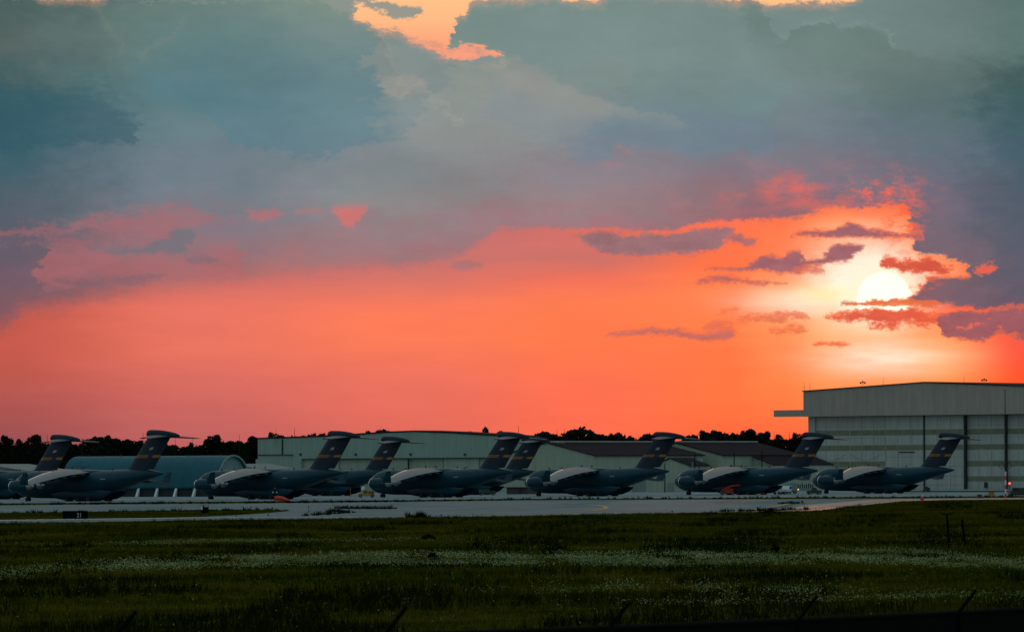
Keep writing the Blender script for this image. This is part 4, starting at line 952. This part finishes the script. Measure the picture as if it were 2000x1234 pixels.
P2 = scatter(52000, 190, 1150, seed=2, power=1.0); P2 = P2[infield(P2, 2.0)]; px2, py2 = rows(P2); P2 = P2[patchy(P2, .16, 8) > np.interp(P2[:, 1], [200, 260, 340, 400, 700], [-.25, -.05, .35, .6, .7]) - 1.0 * np.exp(-((px2 - 1330) / 330) ** 2 - ((py2 - 1078) / 22) ** 2)]
o = tufts('weeds', P2, .5 + .35 * rng.random(len(P2)), np.full(len(P2), .028), 9, m_weed, 12, .28); tag(o, 'clumps of taller dark weeds in the field', 'weeds', kind='stuff')
# sparse weeds along pavement edges
def edgeweeds():
    L = []
    r = np.random.default_rng(21)
    for (x0, y0, x1, y1, n) in [(120, 984, 340, 982.5, 46), (0, 986, 700, 981, 130), (480, 982, 780, 979.5, 90), (700, 980.5, 1000, 976.5, 60), (660, 993, 760, 993.5, 90), (600, 1007, 690, 1001, 40), (640, 998, 672, 1000, 22), (1520, 984, 1560, 983, 26), (1420, 999, 1600, 995, 50), (0, 1003, 560, 996, 60), (1000, 975, 2000, 970, 160), (812, 1011, 826, 1011, 40), (1495, 1003, 1512, 1004, 40)]:
        for _ in range(n):
            t = r.random(); t = round(t * 7) / 7 + r.normal(0, .03) if r.random() < .5 else t
            p = gnd(x0 + (x1 - x0) * t, y0 + (y1 - y0) * t + r.normal(0, .25)); L.append((p.x + r.normal(0, .5), p.y + r.normal(0, 1.5), .03))
    P = np.array(L); h = .35 + .5 * r.random(len(P)) ** 2
    o = tufts('weeds', P, h, np.full(len(P), .09), 12, m_weed, 13, .5); tag(o, 'weeds growing along the pavement edges', 'weeds', kind='stuff')
    big_ = np.array([gnd(820 + k, 1012) for k in (-5, -2, 0, 2, 4, -26)] + [gnd(1503 + k, 1004) for k in (-3, 0, 3)]); big_ = np.repeat(big_, 4, 0) + r.normal(0, .15, (len(big_) * 4, 3)) * [1, 1, 0]
    o = tufts('tall_weeds', big_, np.full(len(big_), 1.1), np.full(len(big_), .05), 12, m_weed, 14, .2); tag(o, 'tall spiky weeds at the near pavement edge', 'weeds', kind='stuff')
edgeweeds()
P3 = scatter(60000, 600, 1150, az=.11, seed=9); px_, py_ = rows(P3)
iu = np.interp(px_, [q[0] for q in isl[:6]], [q[1] for q in isl[:6]]); il = np.interp(px_, [q[0] for q in isl[:5:-1]], [q[1] for q in isl[:5:-1]])
P3 = P3[(py_ > iu + .3) & (py_ < il - .3) & (px_ < 560)]; P3[:, 2] = .06
o = tufts('grass', P3, .12 + .14 * rng.random(len(P3)), np.full(len(P3), .07), 8, m_grass, 15); tag(o, 'short grass on the strip between the pavements', 'grass', kind='stuff')
def flowers():
    P = scatter(520000, 200, 520, az=.12, seed=5, power=1.2); px, py = rows(P)
    wob = 3.0 * patchy(P, .12, 2)
    c1 = np.interp(px, [-200, 0, 230, 420, 700, 1000, 1400, 1700, 2000, 2300], [1144, 1132, 1120, 1111, 1104, 1106, 1103, 1103, 1113, 1118]); w1 = np.interp(px, [-200, 0, 230, 400, 800, 1300, 1700, 2000], [9, 11, 10, 12, 13, 13, 13, 13])
    k1 = np.exp(-((py - c1 - wob) / w1) ** 4) * np.interp(px, [-100, 150, 230, 400], [.3, .45, .55, 1.0]) * (.62 + .5 * patchy(P, .35, 6))
    c2 = np.interp(px, [900, 1200, 1600, 2000], [1168, 1158, 1176, 1184]); k2 = .7 * np.exp(-((py - c2 - wob * 1.6) / 9) ** 2) * np.interp(px, [900, 1050, 1600, 2000], [0, .45, .75, .65]) * (.45 + .6 * patchy(P, .45, 9))
    c3 = np.interp(px, [0, 400, 800, 1200], [1079, 1067, 1061, 1054]); k3 = np.exp(-((py - c3) / 3.5) ** 2) * np.interp(px, [150, 300, 1000, 1150], [0, .3, .3, 0])
    c4 = np.interp(px, [1400, 2000], [1195, 1180]); k4 = np.exp(-((py - c4 + wob) / 5) ** 2) * .3 * (px > 1200)
    kk = np.clip(np.maximum.reduce([k1, k2, k3, k4, np.full(len(P), .006)]), 0, 1)
    P = P[(rng.random(len(P)) < kk * .95) & infield(P, 3)]
    r = np.random.default_rng(6); N = len(P); hgt = .42 + .22 * r.random(N); s = r.uniform(.014, .038, N) * np.interp(P[:, 1], [200, 500], [.8, 1.3])
    V = np.empty((N, 5, 3)); c = P + np.c_[np.zeros((N, 2)), hgt]; tilt = r.normal(0, .45, (N, 2))
    for k in range(5):
        a = 2 * math.pi * k / 5; ox = math.cos(a) * s; oy = math.sin(a) * s
        V[:, k] = c + np.c_[ox, oy, ox * tilt[:, 0] + oy * tilt[:, 1]]
    # petals cup upward and are thick umbels: add a second, upright fan
    W = np.empty((N, 4, 3)); sx = s * .9
    an = r.uniform(0, math.pi, N); dx = np.cos(an) * sx; dy = np.sin(an) * sx
    W[:, 0] = c + np.c_[-dx, -dy, np.zeros(N)]; W[:, 1] = c + np.c_[dx, dy, np.zeros(N)]; W[:, 2] = c + np.c_[dx * .6, dy * .6, s * .8]; W[:, 3] = c + np.c_[-dx * .6, -dy * .6, s * .8]
    vv = np.concatenate([V.reshape(-1, 3), W.reshape(-1, 3)])
    me = bpy.data.meshes.new('flowers'); me.vertices.add(len(vv)); me.vertices.foreach_set('co', vv.ravel()); me.loops.add(9 * N); me.loops.foreach_set('vertex_index', np.arange(9 * N))
    me.polygons.add(2 * N); me.polygons.foreach_set('loop_start', np.concatenate([np.arange(0, 5 * N, 5), 5 * N + np.arange(0, 4 * N, 4)])); me.polygons.foreach_set('loop_total', np.concatenate([np.full(N, 5), np.full(N, 4)]))
    me.update(); me.materials.append(m_flower); o = bpy.data.objects.new('flowers', me); COL.objects.link(o); tag(o, 'drifts of small white wildflowers across the dark field', 'flowers', kind='stuff')
flowers()

# ------------------------------------------------------------------ airfield furniture
def wheelset(mb_parent, pts, r, w=.25):
    for p in pts:
        wo_ = MB().lathe([(-w / 2, r * .5), (-w / 2, r * .92), (-w / 3, r), (w / 3, r), (w / 2, r * .92), (w / 2, r * .5)], p, 'y', 16).build('wheel', m_tyre, mb_parent, smooth=40)
        MB().lathe([(-w / 2 - .02, r * .2), (-w / 2 - .02, r * .48), (w / 2 + .02, r * .48), (w / 2 + .02, r * .2)], p, 'y', 12).build('hub', m_hub, wo_, smooth=40)
p = gnd(147, 1015.2)
sg = empty('airfield_sign', p, 0, 'black airfield sign reading 21 on the grass strip at left', 'sign')
MB().box(-1.78, 1.78, -.12, .12, .18, 1.32).build('panel', m_black, sg, bevel=.02)
for x in (-1.4, 0, 1.4): MB().box(x - .05, x + .05, -.05, .05, -.02, .18).build('leg', m_steel, sg)
text_mesh('21', .86, 'numerals', m_num, sg, Matrix.Translation((.58, -.13, .66)) @ Matrix.Rotation(R(90), 4, 'X') @ Matrix.Diagonal((.85, 1, 1, 1)))
p = gnd(400, 1006)
s2 = empty('airfield_sign', p, R(62), 'small airfield sign seen from its end, pale side panel, on the grass strip', 'sign')
MB().box(-.9, .9, -.16, .16, .35, 1.6).build('panel', m_black, s2, bevel=.02)
MB().box(-.93, -.905, -.14, .14, .9, 1.5).box(-.5, .7, -.19, -.165, 1.35, 1.5).box(-.88, .88, -.15, .15, 1.605, 1.63).build('pale_edge', m_white, s2)
for x in (-.7, .7): MB().box(x - .05, x + .05, -.05, .05, -.02, .35).build('leg', m_steel, s2)
def taxilight(px, py, top, lab, mtop, n='taxiway_light', base=m_pink):
    p = gnd(px, py); hh = max(.35, abs(py - top) * p.y / F)
    o = empty(n, p, 0, lab, 'marker light', 'low marker lights along the taxiway edges')
    MB().tube((0, 0, 0), (0, 0, hh * .6), .055, .045, 8).build('stem', base, o)
    MB().lathe([(0, .10), (hh * .08, .15), (hh * .3, .15), (hh * .4, .05)], (0, 0, hh * .6), 'z', 12).build('lamp', mtop, o, smooth=40)
TL = [(4, 1002, 998.5, 'marker light by the left picture edge at the far side of the grass strip', m_dark),
 (162, 1020.5, 1015.5, 'small amber marker in front of the sign reading 21', m_gse),
 (490, 995, 988, 'marker light between the end-on sign and the windsock', m_blue),
 (461, 1008.8, 1006, 'low dark marker at the near side of the grass strip', m_dark),
 (524, 1008, 1004.5, 'dark marker near the tip of the grass strip', m_dark),
 (602.5, 994, 987.5, 'farther marker light of the close pair right of the windsock', m_blue),
 (603, 1001, 996, 'nearer marker light of the close pair right of the windsock', m_blue),
 (661, 994, 988, 'marker light beside the weeds on the pavement below the second jet', m_blue),
 (862, 1009.5, 1003.5, 'marker light at the grass edge right of the tall spiky weeds', m_blue),
 (1313, 1001.5, 997, 'marker light at the grass edge right of the curved yellow line', m_dark),
 (1494, 996.5, 992.3, 'dark marker light on the yellow diagonal line', m_dark),
 (1534.5, 996.5, 988, 'tall blue marker light right of the yellow diagonal line', m_blue),
 (1571, 985.5, 982.5, 'small dark marker light on the pinkish pavement', m_dark),
 (1684, 971, 969, 'tiny marker under the rightmost jet at the dark grass line', m_dark)]
for a in TL: taxilight(*a)
# windsock
p = gnd(537, 981)
ws = empty('windsock', p, 0, 'limp orange red windsock beside a lamp-topped mast on the apron edge', 'windsock')
MB().tube((0, 0, 0), (0, 0, 3.1), .09, .06, 10).tube((-.45, 0, 2.15), (.45, 0, 2.15), .04).build('mast', m_black, ws)
rings = []
for t, x, z, r_ in [(0, -.1, .95, .62), (.2, .6, 1.0, .6), (.4, 1.4, .95, .56), (.6, 2.2, .75, .5), (.8, 2.9, .45, .42), (1, 3.4, .25, .25)]:
    rings.append([(x + .12 * math.sin(5 * a), r_ * .6 * math.cos(a), z + r_ * math.sin(a) * .85 + .04 * math.sin(7 * a + t * 9)) for a in [2 * math.pi * i / 18 for i in range(18)]])
MB().loft(rings).build('sock', m_red, ws, smooth=60)
MB().lathe([(0, .12), (.15, .16), (.3, .05)], (-.42, 0, 2.18), 'z', 10).lathe([(0, .12), (.15, .16), (.3, .05)], (.42, 0, 2.18), 'z', 10).build('lamp', m_white, ws, smooth=40)
MB().lathe([(0, .1), (.15, .13), (.3, .04)], (0, 0, 3.1), 'z', 10).build('red_lamp', m_red, ws, smooth=40)
# striped mast with red light
p = gnd(1964, 972)
sp_ = empty('striped_mast', p, 0, 'tall slim mast with red and white banded foot before the tall hangar', 'mast')
sm = F / p.y; zt_ = (972 - 760) / sm
MB().tube((0, 0, 6.2), (0, 0, zt_), .17, .09, 10).build('pole', m_jetdark, sp_)
for k in range(6): MB().tube((0, 0, k * 1.033), (0, 0, (k + 1) * 1.033), .2, .2, 12).build('painted_band', m_red if k % 2 == 0 else m_white, sp_)
for sx in (-1, 1):
    MB().path([(sx * (.85 + .65 * math.cos(a)), 0, 7.6 + .65 * math.sin(a)) for a in [2 * math.pi * i / 14 for i in range(15)]], .05).build('ring', m_jetdark, sp_)
MB().tube((-3.6, 0, 4.9), (0, 0, 4.9), .04).build('arm', m_steel, sp_)
m_redlamp = mat('lit red lamp', (.6, .02, .02), .4, emit=((1, .07, .03), 3.0)); m_amber = mat('lit amber lamp', (.6, .3, .02), .4, emit=((1, .42, .05), 2.5))
p = gnd(1972, 971)
rl = empty('obstruction_light', p, 0, 'post with glowing red lamp right of the striped mast', 'lamp')
MB().tube((0, 0, 0), (0, 0, 3.1), .07, .05, 8).build('post', m_black, rl); MB().lathe([(0, .12), (.12, .24), (.36, .24), (.48, .08)], (0, 0, 3.1), 'z', 12).build('lamp', m_redlamp, rl, smooth=40)
# equipment boxes at right
for px, py, w, h_, m_, lab in ((1936.5, 970, 1.35, 1.15, m_gse, 'yellow equipment cabinet left of the striped mast'), (1913, 973, .95, .85, m_brown, 'small dark red cabinet left of the yellow one')):
    p = gnd(px, py); o = empty('equipment_cabinet', p, R(8), lab, 'cabinet')
    MB().box(-w / 2, w / 2, -.4, .4, .06, h_).build('body', m_, o, bevel=.03); MB().box(-w / 2 - .05, w / 2 + .05, -.45, .45, h_ + .002, h_ + .07).build('lid', m_dark, o)
    MB().box(-w * .36, w * .36, -.43, -.405, .2, h_ - .15).build('door', m_, o)
    for x in (-w * .35, w * .35): MB().box(x - .06, x + .06, -.3, .3, -.02, .055).build('foot', m_dark, o)
p = gnd(1801, 979.5)
hy = empty('beacon', p, 0, 'short red ground beacon with pale top at the grass edge on the right', 'beacon')
MB().lathe([(0, .42), (.12, .42), (.14, .3), (.75, .28), (.8, .36), (.95, .34), (1.05, .18)], (0, 0, 0), 'z', 16).tube((-.45, 0, .5), (.45, 0, .5), .1).build('body', m_red, hy, smooth=40)
MB().lathe([(0, .12), (.1, .2), (.3, .16), (.36, .04)], (.15, 0, 1.05), 'z', 12).build('lamp', m_white, hy, smooth=40)
# dark truck at right edge
def truck(px, py, name, label, cabm, bodym, L=7.0, flip=1, hb=2.9, bed=False, rz=0.0, W=2.3, load=False):
    p = gnd(px, py); o = empty(name, (p.x, p.y, .02), rz, label, 'truck')
    y0, y1 = -W / 2, W / 2
    MB().box(-L / 2, L / 2, y0 + .2, y1 - .2, .5, .78).build('chassis', m_dark, o)
    cx0, cx1 = -L / 2, -L / 2 + 2.0
    cab = MB().prism([(cx0, .55), (cx1, .55), (cx1, 2.35), (cx0 + .75, 2.35), (cx0 + .4, 1.5), (cx0, 1.35)], y0, y1).build('cab', cabm, o, bevel=.06)
    MB().prism([(cx0 + .62, 1.5), (cx1 - .25, 1.5), (cx1 - .25, 2.15), (cx0 + .88, 2.15)], y0 - .03, y1 + .03).build('window', m_glass, cab)
    MB().box(cx0 - .04, cx0 + .02, y0 + .15, y0 + .5, .85, 1.1).build('headlight', m_white, cab); MB().box(cx0 - .04, cx0 + .02, y1 - .5, y1 - .15, .85, 1.1).build('headlight', m_white, cab)
    if bed:
        MB().box(cx1 + .1, L / 2, y0, y1, .8, 1.0).box(cx1 + .1, L / 2, y0, y0 + .08, 1.0, 1.45).box(cx1 + .1, L / 2, y1 - .08, y1, 1.0, 1.45).box(L / 2 - .08, L / 2, y0 + .09, y1 - .09, 1.0, 1.45).build('cargo_bed', bodym, o)
    else: MB().box(cx1 + .1, L / 2, y0, y1, .8, hb).build('cargo_box', bodym, o, bevel=.05)
    wheelset(o, [(cx0 + 1.0, y0 + .05, .45), (cx0 + 1.0, y1 - .05, .45), (L / 2 - 1.3, y0 + .05, .45), (L / 2 - 1.3, y1 - .05, .45)], .45)
    return o
truck(1995, 971, 'utility_truck', 'dark utility truck with pale patch parked at the right picture edge', m_gsegreen, m_gsegreen, 6.0, hb=2.3, rz=R(180 + 10) * 0 + R(8))
truck(1524, 965.3, 'pickup_truck', 'white pickup truck facing left beneath the fifth jet tail', m_white, m_white, 4.4, bed=True, rz=R(35), W=1.9)
truck(1541, 964.5, 'box_truck', 'pale box truck just right of the white pickup', m_white, m_end, 5.0, hb=3.2, rz=R(60))
# flatbed trailer with cargo
p = gnd(1572, 963.6)
tl = empty('flatbed_trailer', (p.x, p.y, .02), R(-6), 'pale flatbed trailer with an amber lamp beside the nose of the rightmost jet', 'trailer')
MB().box(-3.6, 3.0, -1.2, 1.2, .85, 1.55).build('deck', m_end, tl, bevel=.03); MB().box(3.0, 4.4, -.1, .1, .7, .85).build('tow_bar', m_steel, tl)
MB().box(-2.0, -1.7, -1.24, -1.2, 1.1, 1.35).build('amber_lamp', m_amber, tl)
wheelset(tl, [(-2.8, -1.1, .42), (-2.8, 1.1, .42), (2.2, -1.1, .42), (2.2, 1.1, .42)], .42)
for k in range(9):
    o = MB().lathe([(0, .17), (.55, .19), (.95 + .3 * (k % 3 == 0) + .12 * (k % 2), .19), (1.15 + .3 * (k % 3 == 0) + .12 * (k % 2), .07)], (0, 0, 0), 'z', 10).build('gas_bottle', m_dark, smooth=40)
    q = Matrix.Translation((p.x, p.y, 1.58)) @ Matrix.Rotation(R(-6), 4, 'Z') @ Vector((-2.6 + k * .62, -.3, 0)); o.location = q
    tag(o, ('first', 'second', 'third', 'fourth', 'fifth', 'sixth', 'seventh', 'eighth', 'ninth')[k] + ' dark gas bottle from the left in the row on the pale flatbed trailer', 'gas bottle', 'gas bottles standing on the flatbed trailer')
p = gnd(1590, 965.2)
tg = empty('tow_tractor', (p.x, p.y, .02), R(10), 'low dark tow tractor at the nose wheel of the rightmost jet', 'tractor')
MB().prism([(-2, .3), (2, .3), (2, 1.1), (.6, 1.2), (.5, 1.9), (-.6, 1.9), (-.8, 1.1), (-2, 1.0)], -1, 1).build('body', m_gsegreen, tg, bevel=.05); wheelset(tg, [(-1.3, -.95, .45), (-1.3, .95, .45), (1.3, -.95, .45), (1.3, .95, .45)], .45)
# orange boom lift, folded
p = gnd(1436, 966.2); s_ = F / p.y
bl = empty('boom_lift', (p.x, p.y, .02), 0, 'orange red folded boom lift beside the fifth front jet', 'boom lift')
MB().box(-4.2, -.3, -1.2, 1.2, .45, 1.05).build('chassis', m_red, bl, bevel=.06)
MB().prism([(-4.0, 1.1), (-3.9, 1.45), (-1.4, 2.75), (1.0, 2.95), (1.1, 2.5), (-1.2, 2.25), (-3.6, 1.1)], -.5, -.1).build('boom', m_red, bl, bevel=.04)
MB().prism([(1.05, 2.95), (1.45, 2.85), (2.6, 1.25), (2.35, .95)], -.45, -.15).build('jib', m_red, bl, bevel=.03)
MB().prism([(-3.2, 1.06), (-.6, 1.06), (-.5, 1.55), (-1.6, 1.9), (-3.0, 1.45)], .1, 1.1).build('engine_cover', m_red, bl, bevel=.06)
MB().box(2.5, 4.6, -1.0, 1.0, .35, 1.75).build('platform', m_brown, bl, bevel=.05); MB().box(2.5, 4.6, -1.05, -1.01, 1.7, 1.78).box(3.5, 3.58, -1.06, -1.01, .4, 1.7).build('rail', m_red, bl)
MB().box(4.7, 8.3, -.7, .7, .25, .62).build('outrigger_deck', m_red, bl, bevel=.04)
wheelset(bl, [(-3.6, -1.15, .5), (-3.6, 1.15, .5), (-.9, -1.15, .5), (-.9, 1.15, .5)], .5)
# cyan cover
p = gnd(1362.5, 966); o = MB().lathe([(0, .75), (.12, .78), (.3, .6), (.42, .35), (.46, .02)], (0, 0, 0), 'z', 24).build('engine_cover', m_cyan, smooth=50); o.location = (p.x, p.y, .02); tag(o, 'pale cyan round cover lying on the apron right of the nose wheel', 'cover')
# yellow ground unit at the nose of the third jet
p = gnd(716, 971.5)
yu = empty('ground_power_unit', (p.x, p.y, .02), R(4), 'dirty yellow ground unit with a white hood at the nose of the third front jet', 'ground unit')
MB().box(-2.2, 2.1, -1, 1, .45, 1.15).build('chassis', m_gse, yu, bevel=.05); MB().box(-1.0, .2, -.9, .9, 1.16, 2.0).box(.35, 1.9, -.9, .9, 1.16, 1.75).build('housing', m_gse, yu, bevel=.06)
MB().box(-.8, 0, -.93, -.905, 1.3, 1.8).box(.5, 1.0, -.93, -.905, 1.25, 1.6).box(1.15, 1.7, -.93, -.905, 1.25, 1.6).build('side_panel', m_brown, yu)
MB().lathe([(0, .55), (.35, .6), (.75, .45), (.95, .1)], (-.9, 0, 2.01), 'z', 18).build('white_hood', m_white, yu, smooth=50)
wheelset(yu, [(-1.6, -.95, .45), (-1.6, .95, .45), (1.5, -.95, .45), (1.5, .95, .45)], .45)
p = gnd(684.5, 971.5); o = MB().tube((0, 0, 0), (0, 0, 2.7), .07, .05, 8).lathe([(0, .25), (.1, .25)], (0, 0, 0), 'z', 12).build('marker_pole', m_orange); o.location = p; tag(o, 'thin orange pole left of the yellow ground unit', 'pole')
# dark ground equipment near tails
for px, py, L, lab in ((296, 967, 4.6, 'dark cart with pale tank near the tail of the leftmost front jet'), (952, 967, 4.8, 'dark green cart under the tail of the third front jet'), (903, 967.5, 3.4, 'small dark cart under the rear belly of the third jet'), (1258, 958.8, 5.5, 'low dark trailer under the tail of the fourth front jet'), (1302, 958.8, 6.5, 'dark crate-laden trailer at the foot of the lamp pole'), (1810, 960.5, 2.0, 'small dark cart behind the rightmost jet')):
    p = gnd(px, py); o = empty('equipment_cart', (p.x, p.y, .02), R(12), lab, 'cart')
    MB().box(-L / 2, L / 2, -.8, .8, .4, .7).build('chassis', m_dark, o); MB().box(-L / 2 + .1, L * .1, -.7, .7, .72, 1.7).box(L * .16, L / 2 - .1, -.6, .6, .72, 1.35).build('housing', m_gsegreen, o, bevel=.05)
    wheelset(o, [(-L * .35, -.75, .35), (-L * .35, .75, .35), (L * .35, -.75, .35), (L * .35, .75, .35)], .35, .2)
p = gnd(302, 969)
st = empty('tank_cart', (p.x, p.y, .02), R(-20), 'two pale tank bottles on a cart behind the leftmost front jet tail', 'cart')
MB().box(-1.7, 1.7, -.7, .7, .4, .6).build('frame', m_dark, st)
for x in (-.9, .9): MB().lathe([(0, .3), (.3, .62), (1.3, .62), (1.7, .3), (2.0, .12)], (x, 0, .6), 'z', 16).build('tank', m_arch, st, smooth=50)
wheelset(st, [(-1.3, -.7, .35), (1.3, -.7, .35), (-1.3, .7, .35), (1.3, .7, .35)], .35, .2)
# lamp and power poles
for px, yt, yb, arm, lab in ((1357, 882, 958, 1, 'dark utility pole with crossarm left of the fifth front jet nose'), (1434, 884, 958, 0, 'slim dark pole above the fuselage of the fifth front jet'), (1488, 880, 957.5, 1, 'dark pole with transformer above the fifth jet left of its fin'), (1298.5, 905, 958.5, 0, 'dark pole standing right of the fourth front jet tail')):
    d = 1860; f_ = at(px, yt, d); o = empty('utility_pole', (f_.x, d, 0), 0, lab, 'pole', 'poles on the flight line')
    MB().tube((0, 0, 0), (0, 0, f_.z), .2, .13, 8).build('pole', m_wood, o)
    if arm: MB().box(-.9, .9, -.08, .08, f_.z - 2.2, f_.z - 2.0).build('crossarm', m_wood, o); MB().tube((-.75, -.3, f_.z - 4.6), (-.75, -.3, f_.z - 3.2), .3, .3, 10).build('transformer', m_steel, o)
# two stakes in the field
for px, yb, yt, lab, bar in ((1852, 1072, 1004, 'leaning black post with a short top bar in the field at right', 1), (1882, 1070, 1014, 'plain shorter black post right of the one with a top bar', 0)):
    p = gnd(px, yb); hh = (yb - yt) * p.y / F
    o = empty('field_post', p, 0, lab, 'post'); MB().tube((.12, 0, -.05), (-.1, 0, hh), .11, .085, 8).build('shaft', m_wood, o)
    if bar: MB().box(-.55, .35, -.06, .06, hh - .02, hh + .08).build('top_bar', m_wood, o)
# dark shrubs in the field
def shrub(px, py, w, h_, lab, seed):
    r = np.random.default_rng(seed); p = gnd(px, py); V = []; Fc = []
    for _ in range(700):
        u = r.normal(size=3); u /= np.linalg.norm(u); u *= r.random() ** .4; q = np.array([u[0] * w / 2, u[1] * w / 2, abs(u[2]) * h_]); s = r.uniform(.03, .08)
        e1 = r.normal(size=3); e1 /= np.linalg.norm(e1); e2 = np.cross(e1, r.normal(size=3)); e2 /= np.linalg.norm(e2); k = len(V)
        V += [tuple(q - e1 * s), tuple(q + e2 * s), tuple(q + e1 * s), tuple(q - e2 * s)]; Fc.append((k, k + 1, k + 2, k + 3))
    me = bpy.data.meshes.new('shrub'); me.from_pydata(V, [], Fc); me.materials.append(m_weed); o = bpy.data.objects.new('shrub', me); COL.objects.link(o); o.location = p; tag(o, lab, 'shrub', 'dark shrubs in the field')
shrub(928, 1076, .7, .7, 'small round dark shrub in the middle of the field above the flower band', 1)
shrub(1076, 1086, 2.0, 1.5, 'large dark shrub breaking the flower band left of centre right', 2)
shrub(1180, 1046, 3.0, .9, 'wide low dark shrub patch above the flower band', 3)
shrub(1514, 1078, .8, .7, 'small dark shrub at the top edge of the flower band right of centre', 4)
shrub(836, 1053, 1.6, .5, 'flat dark shrub behind the upper flower strip', 5)
shrub(845, 1100, 1.2, .8, 'dark shrub inside the flower band left of centre', 6)

# ------------------------------------------------------------------ boundary fence close to the camera
Y0 = 62.0; FX = [(-.02227 + .04049 * i) * Y0 for i in range(-3, 6)]; FY = [(1 + .0967 * i) * Y0 for i in range(-3, 6)]
def gz(y): return 4.6 if y < 20 else 4.6 * (1 - min(1, (y - 20) / 150)) ** 1.6
rail_px = {0: 1243, 1: 1226, 2: 1210.5, 3: 1196}
RZ = []
for i in range(9):
    k = i - 3; row = 1226 - (k - 1) * 15.0
    px = 1000 + FX[i] / FY[i] * F; _, u = unroll(px, row); RZ.append(H + u / F * FY[i])
fe = empty('boundary_fence', (FX[3], FY[3], gz(FY[3])), 0, 'dark fence with slanted barbed wire arms running across the bottom edge', 'fence')
def L3(x, y, z): return (x - FX[3], y - FY[3], z - gz(FY[3]))
tdir = Vector((.04049, .0967, 0)).normalized()
MB().path([L3(FX[i], FY[i], RZ[i]) for i in range(9)], .035, 8).build('top_rail', m_black, fe)
fab = MB()
for i in range(8):
    fab.add([L3(FX[i], FY[i], gz(FY[i]) - .1), L3(FX[i + 1], FY[i + 1], gz(FY[i + 1]) - .1), L3(FX[i + 1], FY[i + 1], RZ[i + 1]), L3(FX[i], FY[i], RZ[i])], [(0, 1, 2, 3)])
fab.build('screen_fabric', m_black, fe)
tips = []
for i in range(9):
    MB().tube(L3(FX[i], FY[i], gz(FY[i]) - .2), L3(FX[i], FY[i], RZ[i] + .02), .05).build('post', m_black, fe)
    px = 1000 + FX[i] / FY[i] * F; row = 1226 - (i - 4) * 15.0 - 55 * 62 / FY[i] * (1.05)
    t = at(px + 44 * 66 / FY[i], row, FY[i] - .05); tips.append(t)
    MB().tube(L3(FX[i], FY[i], RZ[i]), L3(*t), .026, .022, 8).build('barbed_wire_arm', m_black, fe)
for q in (.4, .7, 1.0):
    MB().path([L3(*(Vector((FX[i], FY[i], RZ[i])).lerp(tips[i], q))) for i in range(9)], .004, 4).build('wire', m_black, fe)
